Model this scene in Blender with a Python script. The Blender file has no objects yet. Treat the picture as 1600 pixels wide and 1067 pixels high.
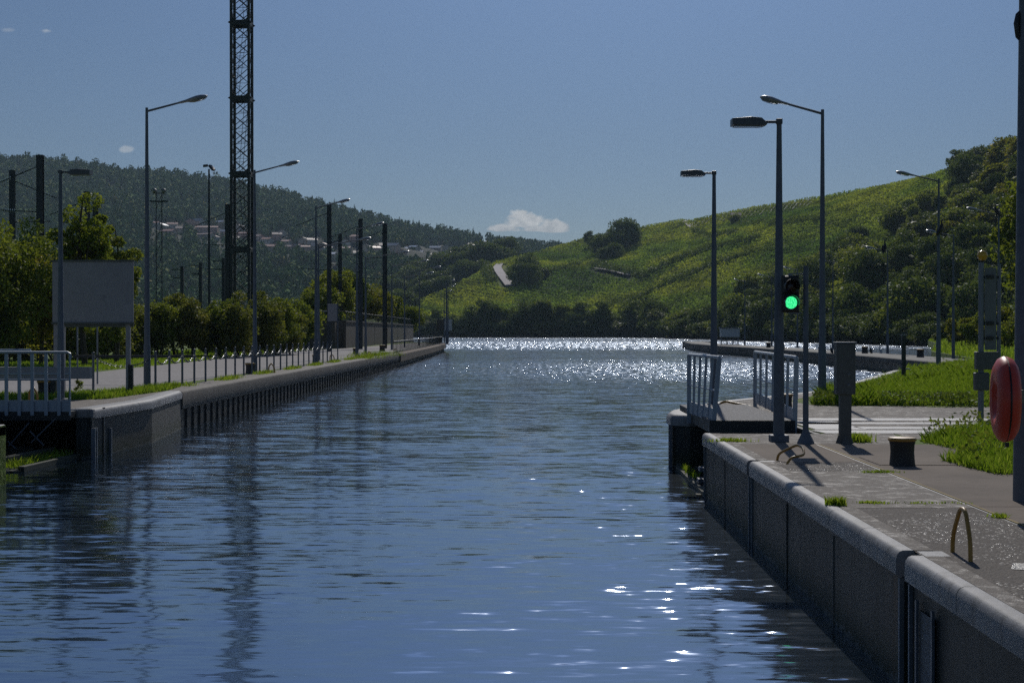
import bpy, math, random
import numpy as np
from mathutils import Vector, Matrix, Euler

R = math.radians
PI = math.pi
C = bpy.context.scene.collection
sc = bpy.context.scene
rng = np.random.default_rng(7)
random.seed(7)

# ------------------------------------------------------------------ camera
F = 2400.0; HX = 833.0; HY = 517.0; EYE = 2.6
cam_d = bpy.data.cameras.new('camera'); cam = bpy.data.objects.new('camera', cam_d); C.objects.link(cam)
cam_d.sensor_width = 36; cam_d.lens = 54; cam_d.clip_start = .1; cam_d.clip_end = 30000
cam.location = (0, 0, EYE)
cam.rotation_euler = (PI/2 - math.atan(16.5/F), 0, math.atan(33/F))
sc.camera = cam
def P(px, py, Y):                 # world point at depth Y seen at photo pixel
    return Vector(((px-HX)*Y/F, Y, EYE-(py-HY)*Y/F))
def G(px, py, z=1.0):             # photo pixel on level z
    return P(px, py, (EYE-z)*F/(py-HY))
def lerp(x, tab):
    return float(np.interp(x, [a for a, b in tab], [b for a, b in tab]))

# ------------------------------------------------------------------ materials
def nodes(name):
    m = bpy.data.materials.new(name); m.use_nodes = True
    nt = m.node_tree; b = nt.nodes['Principled BSDF']
    return m, nt, b
def N(nt, t, **kw):
    n = nt.nodes.new(t)
    for k, v in kw.items():
        if k.startswith('i_'):
            n.inputs[k[2:].replace('_', ' ')].default_value = v
        else: setattr(n, k, v)
    return n
def L(nt, a, b): nt.links.new(a, b)
def pos(nt, scale=(1, 1, 1), obj=False):
    if obj: src = N(nt, 'ShaderNodeTexCoord').outputs['Object']
    else: src = N(nt, 'ShaderNodeNewGeometry').outputs['Position']
    mp = N(nt, 'ShaderNodeMapping'); mp.inputs['Scale'].default_value = scale
    L(nt, src, mp.inputs['Vector']); return mp.outputs['Vector']
def noise(nt, vec, scale, detail=4, rough=.6, out='Fac'):
    n = N(nt, 'ShaderNodeTexNoise'); n.inputs['Scale'].default_value = scale
    n.inputs['Detail'].default_value = detail; n.inputs['Roughness'].default_value = rough
    L(nt, vec, n.inputs['Vector']); return n.outputs[out]
def ramp(nt, fac, stops):
    r = N(nt, 'ShaderNodeValToRGB'); e = r.color_ramp.elements
    while len(e) < len(stops): e.new(.5)
    for k, (p, c) in enumerate(stops):
        e[k].position = p; e[k].color = (*c, 1) if len(c) == 3 else c
    L(nt, fac, r.inputs['Fac']); return r.outputs['Color']
def mixc(nt, fac, a, b, mode='MIX'):
    m = N(nt, 'ShaderNodeMix', data_type='RGBA', blend_type=mode)
    for s, v in ((m.inputs[0], fac), (m.inputs[6], a), (m.inputs[7], b)):
        if hasattr(v, 'is_linked') or hasattr(v, 'links'): L(nt, v, s)
        else: s.default_value = v if isinstance(v, (int, float)) else (*v, 1)
    return m.outputs[2]
def maprange(nt, v, a, b, c=0., d=1.):
    m = N(nt, 'ShaderNodeMapRange'); L(nt, v, m.inputs[0])
    for i, x in enumerate((a, b, c, d)): m.inputs[i+1].default_value = x
    return m.outputs[0]
def math_(nt, op, a, b=None):
    m = N(nt, 'ShaderNodeMath', operation=op)
    for i, v in enumerate((a, b)):
        if v is None: continue
        if isinstance(v, (int, float)): m.inputs[i].default_value = v
        else: L(nt, v, m.inputs[i])
    return m.outputs[0]

def paint(name, c, rough=.45, var=.25, sc_=3., dirt=None, metallic=0, obj=True, bump=0, bsc=60):
    """painted / cast surface with uneven tone and grime"""
    m, nt, b = nodes(name)
    v = pos(nt, (1, 1, 1), obj)
    d = dirt or tuple(x*.45 for x in c)
    f = noise(nt, v, sc_, 5, .65)
    col = ramp(nt, f, [(.25, tuple(x*(1-var) for x in c)), (.55, c), (.8, tuple(min(1, x*(1+var)) for x in c))])
    f2 = noise(nt, v, sc_*4.3, 6, .7)
    col = mixc(nt, maprange(nt, f2, .55, .75, 0, .55), col, d)
    L(nt, col, b.inputs['Base Color'])
    L(nt, maprange(nt, f2, .3, .7, rough*.8, min(1, rough*1.3)), b.inputs['Roughness'])
    b.inputs['Metallic'].default_value = metallic
    if bump:
        bp = N(nt, 'ShaderNodeBump'); bp.inputs['Distance'].default_value = bump
        L(nt, noise(nt, v, bsc, 4), bp.inputs['Height']); L(nt, bp.outputs[0], b.inputs['Normal'])
    return m

def concrete(name, c, stain, scale=1., rough=.8, agg=0, wet=0, streak=False, bump=.004, glint=False, tide=False, sk=.8):
    m, nt, b = nodes(name)
    v = pos(nt)
    big = noise(nt, v, .7*scale, 5, .6); mid = noise(nt, v, 5*scale, 6, .7); fine = noise(nt, v, 70*scale, 3, .6)
    col = ramp(nt, big, [(.3, tuple(x*.72 for x in c)), (.5, c), (.72, tuple(x*1.2 for x in c))])
    col = mixc(nt, maprange(nt, mid, .52, .72, 0, .8), col, stain)
    col = mixc(nt, maprange(nt, fine, .35, .7, 0, .5), col, tuple(x*.5 for x in c))
    if streak:
        sv = pos(nt, (7, 7, .35)); s = noise(nt, sv, 1.2, 4, .6)
        col = mixc(nt, maprange(nt, s, .5, .68, 0, sk), col, stain)
    if tide:
        z = N(nt, 'ShaderNodeSeparateXYZ'); L(nt, v, z.inputs[0]); zz = math_(nt, 'ADD', z.outputs['Z'], math_(nt, 'MULTIPLY', math_(nt, 'SUBTRACT', mid, .5), .5))
        col = mixc(nt, maprange(nt, zz, .42, .12, 0, .85), col, (.016, .026, .010))
        col = mixc(nt, math_(nt, 'MULTIPLY', maprange(nt, zz, .035, .015, 0, 1), maprange(nt, zz, -.03, .0, 0, .7)), col, (.22, .22, .20))
        col = mixc(nt, maprange(nt, noise(nt, pos(nt, (2.5, 2.5, .6)), 1.1, 5, .7), .60, .70, 0, .5), col, (.085, .045, .022))
        col = mixc(nt, maprange(nt, noise(nt, pos(nt, (4, 4, .5)), 1.3, 4, .7), .60, .66, 0, .35), col, (.13, .135, .125))
    h = fine; vo = None
    if agg:
        vo = N(nt, 'ShaderNodeTexVoronoi'); vo.inputs['Scale'].default_value = agg; L(nt, v, vo.inputs['Vector'])
        col = mixc(nt, .55, col, mixc(nt, vo.outputs['Color'], tuple(x*.4 for x in c), tuple(x*1.5 for x in c)))
        h = math_(nt, 'ADD', math_(nt, 'MULTIPLY', vo.outputs['Distance'], -1.2), fine)
    L(nt, col, b.inputs['Base Color'])
    b.inputs['Specular IOR Level'].default_value = .5 if wet else .2
    if wet: L(nt, maprange(nt, mid, .5, .66, rough, wet), b.inputs['Roughness'])
    else: b.inputs['Roughness'].default_value = rough
    if glint:
        sx = N(nt, 'ShaderNodeSeparateXYZ'); L(nt, vo.outputs['Color'], sx.inputs[0])
        L(nt, math_(nt, 'MAXIMUM', maprange(nt, sx.outputs['X'], .86, .94, .9, .25), maprange(nt, noise(nt, v, 1.6, 4, .65), .46, .58, .9, .2)), b.inputs['Roughness']); b.inputs['Specular IOR Level'].default_value = .45
    bp = N(nt, 'ShaderNodeBump'); bp.inputs['Distance'].default_value = bump; bp.inputs['Strength'].default_value = .8
    L(nt, h, bp.inputs['Height']); L(nt, bp.outputs[0], b.inputs['Normal'])
    return m

def foliage(name, c1, c2, c3=None, trans=.35, rough=.6, spec=.2):
    m, nt, b = nodes(name)
    g = N(nt, 'ShaderNodeNewGeometry')
    stops = [(0, c1), (.6, c2)] + ([(1, c3)] if c3 else [])
    col = ramp(nt, g.outputs['Random Per Island'], stops)
    oi = N(nt, 'ShaderNodeObjectInfo')
    hs = N(nt, 'ShaderNodeHueSaturation')
    L(nt, maprange(nt, oi.outputs['Random'], 0, 1, .475, .515), hs.inputs['Hue'])
    L(nt, maprange(nt, oi.outputs['Random'], 0, 1, 1.2, .75), hs.inputs['Value'])
    L(nt, col, hs.inputs['Color'])
    L(nt, hs.outputs[0], b.inputs['Base Color'])
    b.inputs['Roughness'].default_value = rough; b.inputs['Specular IOR Level'].default_value = spec
    tr = N(nt, 'ShaderNodeBsdfTranslucent')
    L(nt, mixc(nt, .5, hs.outputs[0], (.30, .34, .02), 'MIX'), tr.inputs['Color'])
    mx = N(nt, 'ShaderNodeMixShader'); mx.inputs[0].default_value = trans
    L(nt, b.outputs[0], mx.inputs[1]); L(nt, tr.outputs[0], mx.inputs[2])
    L(nt, mx.outputs[0], nt.nodes['Material Output'].inputs['Surface'])
    return m

M = {}
M['pole'] = paint('pole_paint', (.125, .145, .175), .6, .2, 2.5, (.05, .05, .05))
M['polelight'] = paint('pole_galvanised', (.18, .20, .225), .45, .15, 3, (.12, .11, .10), metallic=.3)
M['head'] = paint('lamp_head_metal', (.30, .32, .34), .28, .1, 5, metallic=.3)
M['ledhead'] = paint('led_head_metal', (.07, .08, .09), .4, .1, 5)
M['lens'] = paint('lamp_glass', (.25, .27, .27), .15, .1, 5)
M['rail'] = paint('rail_paint', (.33, .38, .44), .42, .12, 4, (.2, .19, .17))
M['dark'] = paint('dark_steel', (.018, .022, .022), .5, .3, 4)
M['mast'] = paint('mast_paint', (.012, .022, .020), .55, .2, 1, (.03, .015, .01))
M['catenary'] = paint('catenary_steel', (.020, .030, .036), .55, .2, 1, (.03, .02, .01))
M['bollard'] = paint('bollard_iron', (.022, .022, .022), .55, .35, 6, (.05, .03, .02), bump=.002)
M['yellow'] = paint('yellow_paint', (.42, .23, .04), .42, .3, 8, (.12, .07, .03))
M['red'] = paint('red_plastic', (.58, .055, .026), .42, .12, 4, (.22, .05, .04))
M['black'] = paint('black_plastic', (.008, .010, .010), .45, .2, 6)
M['box'] = paint('cabinet_grey', (.10, .105, .10), .5, .2, 5, (.05, .05, .04))
M['board'] = paint('board_back', (.34, .32, .33), .7, .12, 1.2, (.2, .18, .17))
M['gauge'] = paint('gauge_panel', (.17, .18, .18), .5, .15, 3, (.12, .11, .09))
M['white'] = paint('white_paint', (.62, .62, .60), .45, .1, 5)
M['amber'] = paint('amber_glass', (.65, .36, .03), .2, .1, 5)
M['lampbird'] = paint('bird_feathers', (.012, .012, .013), .5, .3, 30)
M['gull'] = paint('gull_feathers', (.6, .6, .6), .6, .2, 30)
M['deck'] = paint('deck_planks', (.13, .13, .135), .85, .35, 6, (.06, .06, .06), bump=.003, bsc=25)
M['chain'] = paint('chain_steel', (.10, .11, .12), .35, .2, 8, metallic=.5)
M['ceramic'] = paint('insulator', (.25, .33, .30), .15, .1, 8)
M['wood'] = paint('wet_timber', (.07, .075, .05), .9, .3, 6, (.03, .05, .015))
M['bark'] = paint('bark', (.06, .05, .04), .9, .3, 4, bump=.01, bsc=20)
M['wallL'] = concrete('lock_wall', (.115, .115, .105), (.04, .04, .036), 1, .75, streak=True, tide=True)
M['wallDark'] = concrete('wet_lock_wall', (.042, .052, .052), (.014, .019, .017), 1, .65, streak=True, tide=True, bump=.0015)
M['pile'] = concrete('sheet_pile', (.016, .018, .018), (.012, .014, .014), 1, .6, streak=True)
M['cop'] = concrete('coping_stone', (.32, .32, .325), (.11, .11, .105), 1.8, .6, streak=True, sk=.55, bump=.004)
M['slab'] = concrete('smooth_slab', (.215, .175, .14), (.12, .10, .08), 1, .9)
M['agg'] = concrete('exposed_aggregate', (.125, .105, .086), (.06, .05, .042), 1, .9, agg=55, bump=.01, glint=True)
M['slabdark'] = concrete('dark_slab', (.16, .135, .11), (.08, .068, .056), 1.3, .85, agg=80, wet=.6, bump=.006)
M['path'] = concrete('path_gravel', (.33, .31, .295), (.22, .205, .19), .5, .9, agg=14, bump=.006)
M['paintline'] = concrete('worn_white_paint', (.52, .51, .49), (.24, .23, .21), 3, .6)
M['retain'] = concrete('retaining_wall', (.13, .12, .105), (.06, .06, .05), .5, .85, streak=True)
M['road'] = concrete('lane', (.42, .38, .38), (.3, .28, .27), .1, .8)
M['capL'] = concrete('cap_beam', (.22, .20, .175), (.09, .08, .07), 1.3, .8, streak=True)
M['yellowline'] = concrete('yellow_line', (.30, .22, .08), (.15, .12, .08), 2, .8)
M['wetpatch'] = concrete('wet_patch', (.05, .047, .044), (.03, .028, .026), 2, .5, agg=45, wet=.12, bump=.004)
M['soil'] = concrete('bank_soil', (.05, .055, .03), (.03, .03, .02), .5, .9)

def grassmat(name, a, b_, c_, s1=.5):
    m, nt, b = nodes(name); v = pos(nt)
    f = noise(nt, v, s1, 5, .65); g = noise(nt, v, s1*14, 4, .7)
    col = ramp(nt, f, [(.3, a), (.5, b_), (.7, c_)])
    col = mixc(nt, maprange(nt, g, .45, .7, 0, .6), col, tuple(x*.4 for x in a))
    L(nt, col, b.inputs['Base Color']); b.inputs['Roughness'].default_value = .85
    b.inputs['Specular IOR Level'].default_value = .2
    bp = N(nt, 'ShaderNodeBump'); bp.inputs['Distance'].default_value = .25/s1*.2; L(nt, g, bp.inputs['Height']); L(nt, bp.outputs[0], b.inputs['Normal'])
    return m
M['turf'] = grassmat('turf', (0.084, 0.144, 0.014), (0.132, 0.216, 0.018), (0.204, 0.252, 0.036), .4)
M['forestfloor'] = grassmat('forest_floor', (.012, .024, .010), (.018, .032, .012), (.03, .04, .015), .02)

def vineyard():
    m, nt, b = nodes('vineyard'); g = N(nt, 'ShaderNodeNewGeometry')
    v = g.outputs['Position']
    big = noise(nt, pos(nt, (1, .45, 1.6)), .011, 3, .55); mid = noise(nt, pos(nt, (1, .5, 2)), .05, 5, .7); fine = noise(nt, pos(nt, (1, .35, 1)), .45, 4, .75)
    col = ramp(nt, big, [(.36, (0.111, 0.176, 0.039)), (.46, (0.221, 0.293, 0.044)), (.52, (0.351, 0.377, 0.052)), (.58, (0.247, 0.305, 0.044)), (.66, (0.124, 0.195, 0.036))])
    col = mixc(nt, maprange(nt, mid, .48, .66, 0, .65), col, (.030, .052, .014))
    w = N(nt, 'ShaderNodeTexWave', wave_type='BANDS', bands_direction='X'); w.inputs['Scale'].default_value = .11
    w.inputs['Distortion'].default_value = 1.2; w.inputs['Detail'].default_value = 2; w.inputs['Detail Scale'].default_value = .3
    mp = N(nt, 'ShaderNodeMapping'); mp.inputs['Rotation'].default_value = (0, 0, .5); L(nt, v, mp.inputs['Vector']); L(nt, mp.outputs[0], w.inputs['Vector'])
    col = mixc(nt, maprange(nt, w.outputs['Fac'], 0, .7, .45, 0), col, (.022, .034, .010))
    # hedged terraces: dark thin lines along the slope
    t = N(nt, 'ShaderNodeTexWave', wave_type='BANDS', bands_direction='Z'); t.inputs['Scale'].default_value = .010
    t.inputs['Distortion'].default_value = 3.5; t.inputs['Detail'].default_value = 3; t.inputs['Detail Scale'].default_value = .05; L(nt, v, t.inputs['Vector'])
    col = mixc(nt, maprange(nt, t.outputs['Fac'], .0, .10, .9, 0), col, (.022, .034, .012))
    col = mixc(nt, maprange(nt, fine, .44, .56, 0, .8), col, (.022, .034, .010))
    L(nt, col, b.inputs['Base Color']); b.inputs['Roughness'].default_value = .95; b.inputs['Specular IOR Level'].default_value = .08
    bp = N(nt, 'ShaderNodeBump'); bp.inputs['Distance'].default_value = 1.2
    L(nt, fine, bp.inputs['Height']); L(nt, bp.outputs[0], b.inputs['Normal'])
    return m
M['vine'] = vineyard()
def vineleaf():
    m, nt, b = nodes('vine_foliage'); g = N(nt, 'ShaderNodeNewGeometry')
    big = noise(nt, pos(nt, (1, .45, 1.6)), .011, 3, .55); mid = noise(nt, pos(nt, (1, .4, 2)), .06, 3, .7)
    col = ramp(nt, big, [(.36, (0.137, 0.227, 0.039)), (.46, (0.273, 0.370, 0.044)), (.52, (0.442, 0.481, 0.052)), (.58, (0.312, 0.390, 0.044)), (.66, (0.150, 0.247, 0.036))])
    col = mixc(nt, maprange(nt, mid, .48, .62, 0, .6), col, (.04, .07, .014))
    hs = N(nt, 'ShaderNodeHueSaturation'); L(nt, maprange(nt, g.outputs['Random Per Island'], 0, 1, .7, 1.35), hs.inputs['Value']); L(nt, col, hs.inputs['Color'])
    L(nt, hs.outputs[0], b.inputs['Base Color']); b.inputs['Roughness'].default_value = .85; b.inputs['Specular IOR Level'].default_value = .1
    tr = N(nt, 'ShaderNodeBsdfTranslucent'); L(nt, hs.outputs[0], tr.inputs['Color']); mx = N(nt, 'ShaderNodeMixShader'); mx.inputs[0].default_value = .4
    L(nt, b.outputs[0], mx.inputs[1]); L(nt, tr.outputs[0], mx.inputs[2]); L(nt, mx.outputs[0], nt.nodes['Material Output'].inputs['Surface'])
    return m
M['vineleaf'] = vineleaf()
M['leafdark'] = foliage('leaves_dark', (0.046, 0.107, 0.030), (0.094, 0.174, 0.039), (0.171, 0.229, 0.046), .22, spec=.08)
M['leafmid'] = foliage('leaves_mid', (0.081, 0.136, 0.023), (0.170, 0.240, 0.032), (0.319, 0.319, 0.051), .42)
M['leafpale'] = foliage('leaves_pale', (0.065, 0.098, 0.046), (0.117, 0.156, 0.065), (0.182, 0.208, 0.078), .25, spec=.3)
M['leaflime'] = foliage('leaves_lime', (0.060, 0.112, 0.012), (0.120, 0.195, 0.018), (0.240, 0.255, 0.030), .5)
M['leafyellow'] = foliage('leaves_yellow', (0.084, 0.101, 0.013), (0.185, 0.185, 0.020), (0.370, 0.286, 0.034), .45)
M['hedge'] = foliage('leaves_hedge', (0.067, 0.098, 0.031), (0.154, 0.185, 0.036), (0.368, 0.307, 0.061), .35)
M['blade'] = foliage('grass_blades', (0.088, 0.229, 0.014), (0.211, 0.421, 0.021), (0.491, 0.580, 0.088), .5, .45)
M['forest'] = foliage('forest_leaves', (.016, .030, .012), (.030, .046, .016), (.055, .060, .020), .2, spec=.15)

# ------------------------------------------------------------------ mesh helpers
class MB:
    def __init__(s): s.v = []; s.f = []
    def add(s, vs, fs):
        o = len(s.v); s.v += [tuple(v) for v in vs]; s.f += [tuple(i+o for i in f) for f in fs]; return s
    def box(s, x0, x1, y0, y1, z0, z1):
        vs = [(x, y, z) for z in (z0, z1) for y in (y0, y1) for x in (x0, x1)]
        return s.add(vs, [(0, 2, 3, 1), (4, 5, 7, 6), (0, 1, 5, 4), (2, 6, 7, 3), (0, 4, 6, 2), (1, 3, 7, 5)])
    def tube(s, p0, p1, r0, r1=None, n=10):
        return s.path([p0, p1], [r0, r0 if r1 is None else r1], n)
    def path(s, pts, r, n=8, sx=1., sy=1., cap=True):
        pts = [Vector(p) for p in pts]
        if not hasattr(r, '__len__'): r = [r]*len(pts)
        up = None; rings = []
        for i, p in enumerate(pts):
            t = (pts[min(i+1, len(pts)-1)]-pts[max(i-1, 0)]).normalized()
            if up is None:
                a = Vector((0, 0, 1)) if abs(t.z) < .9 else Vector((1, 0, 0)); up = (a-t*a.dot(t)).normalized()
            else: up = (up-t*up.dot(t)).normalized()
            sd = t.cross(up)
            rings.append([p+(sd*math.cos(2*PI*k/n)*sx+up*math.sin(2*PI*k/n)*sy)*r[i] for k in range(n)])
        vs = [v for g in rings for v in g]; fs = []
        for i in range(len(pts)-1):
            for k in range(n):
                a = i*n+k; b = i*n+(k+1) % n; fs.append((a, b, b+n, a+n))
        if cap: fs.append(tuple(reversed(range(n)))); fs.append(tuple((len(pts)-1)*n+k for k in range(n)))
        return s.add(vs, fs)
    def bar(s, p0, p1, w, h=None):           # square bar
        h = h or w
        return s.path([p0, p1], w*.7071, 4, 1, h/w) if False else s._bar(Vector(p0), Vector(p1), w, h)
    def _bar(s, a, b, w, h):
        t = (b-a).normalized(); u = Vector((0, 0, 1)) if abs(t.z) < .95 else Vector((0, 1, 0))
        sd = t.cross(u).normalized()*w/2; up = sd.cross(t).normalized()*h/2
        vs = [q+i*sd+j*up for q in (a, b) for i, j in ((-1, -1), (1, -1), (1, 1), (-1, 1))]
        return s.add(vs, [(3, 2, 1, 0), (4, 5, 6, 7), (0, 1, 5, 4), (1, 2, 6, 5), (2, 3, 7, 6), (3, 0, 4, 7)])
    def lathe(s, prof, n=20, c=(0, 0, 0), M_=None):
        vs = []; fs = []
        for r, z in prof:
            for k in range(n):
                v = Vector((r*math.cos(2*PI*k/n), r*math.sin(2*PI*k/n), z))
                if M_: v = M_ @ v
                vs.append(v+Vector(c))
        for i in range(len(prof)-1):
            for k in range(n):
                a = i*n+k; b = i*n+(k+1) % n; fs.append((a, b, b+n, a+n))
        fs.append(tuple(reversed(range(n)))); fs.append(tuple((len(prof)-1)*n+k for k in range(n)))
        return s.add(vs, fs)
    def prism(s, poly, z0, z1):
        n = len(poly); vs = [(x, y, z0) for x, y in poly]+[(x, y, z1) for x, y in poly]
        return s.add(vs, [tuple(reversed(range(n))), tuple(range(n, 2*n))]+[(i, (i+1) % n, n+(i+1) % n, n+i) for i in range(n)])
    def sweep(s, prof, line):                # 2D profile (offset to the right, z) swept along a plan polyline with mitred corners
        line = [Vector(p) for p in line]; rings = []
        for i, p in enumerate(line):
            d0 = (p-line[i-1]).normalized() if i else None
            d1 = (line[i+1]-p).normalized() if i < len(line)-1 else None
            if d0 is None: d0 = d1
            if d1 is None: d1 = d0
            n0 = Vector((d0.y, -d0.x)); n1 = Vector((d1.y, -d1.x)); n_ = (n0+n1).normalized(); k = 1/max(.4, n_.dot(n0))
            rings.append([(p.x+n_.x*o*k, p.y+n_.y*o*k, z) for o, z in prof])
        m = len(prof); vs = [v for g in rings for v in g]; fs = []
        for i in range(len(line)-1):
            for k in range(m):
                a = i*m+k; b = i*m+(k+1) % m; fs.append((a, a+m, b+m, b))
        fs.append(tuple(range(m))); fs.append(tuple((len(line)-1)*m+k for k in reversed(range(m))))
        return s.add(vs, fs)
    def build(s, name, mat, parent=None, smooth=False, bevel=0, loc=None):
        me = bpy.data.meshes.new(name); me.from_pydata(s.v, [], s.f); me.validate(); me.update()
        import bmesh
        bm = bmesh.new(); bm.from_mesh(me); bmesh.ops.recalc_face_normals(bm, faces=bm.faces); bm.to_mesh(me); bm.free()
        if mat: me.materials.append(M[mat] if isinstance(mat, str) else mat)
        o = bpy.data.objects.new(name, me); C.objects.link(o)
        if parent: o.parent = parent
        if loc: o.location = loc
        if smooth:
            me.polygons.foreach_set('use_smooth', [True]*len(me.polygons))
            try: me.set_sharp_from_angle(angle=R(40))
            except Exception: pass
        if bevel:
            b = o.modifiers.new('bevel', 'BEVEL'); b.width = bevel; b.segments = 2; b.limit_method = 'ANGLE'; b.angle_limit = R(40)
        return o

def tag(o, label=None, cat=None, group=None, kind=None):
    if label: o['label'] = label
    if cat: o['category'] = cat
    if group: o['group'] = group
    if kind: o['kind'] = kind
    return o
def thing(name, label, cat, loc=(0, 0, 0), rz=0, group=None):
    o = bpy.data.objects.new(name, None); C.objects.link(o); o.empty_display_size = .2
    o.location = loc; o.rotation_euler = (0, 0, rz); return tag(o, label, cat, group)
def dup(root, loc, rz=0, label=None, scale=1, group=None):
    def cp(o, par):
        c = o.copy(); C.objects.link(c); c.parent = par
        for ch in KIDS[o.name]: cp(ch, c)
        return c
    def index(o):
        KIDS[o.name] = list(o.children)
        for ch in KIDS[o.name]: index(ch)
    if root.name not in KIDS: index(root)
    c = cp(root, None); c.location = loc; c.rotation_euler = (0, 0, rz)
    c.scale = (scale,)*3 if not hasattr(scale, '__len__') else scale
    if label: c['label'] = label
    if group: c['group'] = group
    return c
KIDS = {}
ORD = ['first', 'second', 'third', 'fourth', 'fifth', 'sixth', 'seventh', 'eighth', 'ninth', 'tenth', 'eleventh', 'twelfth', 'thirteenth', 'fourteenth', 'fifteenth', 'sixteenth', 'seventeenth', 'eighteenth', 'nineteenth', 'twentieth']
def ordn(i):
    if i < 20: return ORD[i]
    t = ['twenty', 'thirty', 'forty', 'fifty', 'sixty', 'seventy', 'eighty', 'ninety'][(i+1)//10-2]
    u = (i+1) % 10
    return t+'-'+ORD[u-1] if u else t[:-1]+'ieth'

def raw_mesh(name, verts, faces_n, idx, mat, parent=None, smooth=False):
    """fast mesh from numpy: idx flat, all faces with faces_n corners"""
    me = bpy.data.meshes.new(name); nf = len(idx)//faces_n
    me.vertices.add(len(verts)); me.vertices.foreach_set('co', np.asarray(verts, dtype=np.float32).ravel())
    me.loops.add(len(idx)); me.loops.foreach_set('vertex_index', np.asarray(idx, dtype=np.int32))
    me.polygons.add(nf); me.polygons.foreach_set('loop_start', np.arange(0, nf*faces_n, faces_n, dtype=np.int32))
    me.polygons.foreach_set('loop_total', np.full(nf, faces_n, dtype=np.int32))
    if smooth: me.polygons.foreach_set('use_smooth', np.ones(nf, dtype=bool))
    me.update(calc_edges=True)
    me.materials.append(M[mat] if isinstance(mat, str) else mat)
    o = bpy.data.objects.new(name, me); C.objects.link(o)
    if parent: o.parent = parent
    return o
def unit(n):
    v = rng.normal(size=(n, 3)); return v/np.linalg.norm(v, axis=1)[:, None]
def leaf_mesh(name, pts, size, mat, parent=None, aspect=.55):
    n = len(pts); a = unit(n); b = np.cross(a, unit(n)); b /= np.linalg.norm(b, axis=1)[:, None]+1e-9
    s = (size*rng.uniform(.6, 1.3, n))[:, None]
    v = np.stack([pts-a*s, pts+b*s*aspect-a*s*.1, pts+a*s, pts-b*s*aspect-a*s*.1], 1).reshape(-1, 3)
    return raw_mesh(name, v, 4, np.arange(4*n), mat, parent)
def crown_points(h, r, ncl, nleaf, base=.25, droop=0., tight=.42, irregular=.25, seed=0):
    """leaf positions in clumps filling an uneven crown; returns points and clump centres"""
    g = np.random.default_rng(seed)
    cz = h*(base+(1-base)/2); rz = h*(1-base)/2
    u = g.normal(size=(ncl, 3)); u /= np.linalg.norm(u, axis=1)[:, None]
    rad = g.uniform(.25, 1, ncl)**.5*(1-irregular*g.uniform(0, 1, ncl))
    c = u*rad[:, None]*np.array([r, r, rz])*.82
    low = c[:, 2] < -rz*.3; c[low, :2] *= .75
    c[:, 2] += cz
    k = g.integers(0, ncl, nleaf); d = g.normal(size=(nleaf, 3)); d /= np.linalg.norm(d, axis=1)[:, None]
    cr = (tight*min(r, rz)*g.uniform(.6, 1.2, ncl))[k]
    p = c[k]+d*(cr*g.uniform(.35, 1.08, nleaf)**.6)[:, None]*np.array([1, 1, .75])
    p[:, 2] -= droop*g.uniform(0, 1, nleaf)**2*h*.15
    return p, c
def make_tree(name, label, cat, h, r, ncl, nleaf, leaf, mat, group=None, base=.25, seed=0, trunk_r=None, tight=.42, irregular=.25, limbs=7, loc=(0, 0, 0), scale_pts=(1, 1, 1)):
    t = thing(name, label, cat, loc, 0, group)
    p, c = crown_points(h, r, ncl, nleaf, base, 0, tight, irregular, seed)
    p = p*np.array(scale_pts); c = c*np.array(scale_pts)
    leaf_mesh('crown', p, leaf, mat, t)
    tr = trunk_r or h*.018; m = MB(); g = random.Random(seed)
    m.path([(0, 0, -.5), (g.uniform(-.1, .1)*tr*4, 0, h*base), (g.uniform(-1, 1)*tr*2, g.uniform(-1, 1)*tr*2, h*.55), (0, 0, h*.85)], [tr*1.25, tr*.9, tr*.55, tr*.15], 7)
    for q in c[:limbs]:
        z0 = min(max(q[2]*.6, h*base*.8), h*.6)
        m.path([(0, 0, z0), (q[0]*.5, q[1]*.5, (z0+q[2])/2+.2), tuple(q)], [tr*.45, tr*.3, tr*.1], 5)
    m.build('trunk', 'bark', t, True)
    return t
def blades(name, pts, hgt, wid, mat, lean=.35, parent=None):
    n = len(pts); a = rng.uniform(0, 2*PI, n); ln = rng.uniform(0, lean, n)*hgt; h = hgt*rng.uniform(.5, 1.2, n); w = wid*rng.uniform(.7, 1.3, n)
    dx = np.cos(a); dy = np.sin(a); b = rng.uniform(0, 2*PI, n)
    s = np.stack([-dy*w, dx*w, np.zeros(n)], 1)
    mid = pts+np.stack([np.cos(b)*ln*.35, np.sin(b)*ln*.35, h*.6], 1)
    top = pts+np.stack([np.cos(b)*ln, np.sin(b)*ln, h], 1)
    v = np.stack([pts-s, pts+s, mid+s*.7, top, mid-s*.7], 1).reshape(-1, 3)
    return raw_mesh(name, v, 5, np.arange(5*n), mat, parent)
# ------------------------------------------------------------------ ground, water
def struct(o, name=None):
    o['kind'] = 'structure'; return o
QZ = 1.0
LEDGE = [(-8.97, 31.2), (-8.8, 35.5), (-9.35, 41), (-9.6, 110), (-10.2, 150), (-11.2, 195), (-12.2, 204)]    # left quay edge
left_poly = [(-8.97, -20), (-8.97, 26), (-10.9, 26), (-10.9, 31.2)]+[(x-.35, y) for x, y in LEDGE]+[(-14, 212), (-24, 240), (-34, 300), (-60, 420), (-75, 640), (-75, 760), (-900, 760), (-900, -20)]
REDGE = [(2.6, 29.2), (2.75, 31), (4.2, 35), (7.0, 40), (8.3, 43), (14.4, 62), (21.2, 75)]
right_poly = [(2.86, -20), (60, -20), (140, 40), (170, 150), (120, 240), (67, 262), (50, 190), (31, 120), (23.4, 78)]+[(x+.3, y+(-.1 if y > 31 else 0)) for x, y in reversed(REDGE)]
right_poly = [p for p in right_poly]+[(4.5, 29.2), (4.5, 23.95), (2.86, 23.95)]
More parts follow.
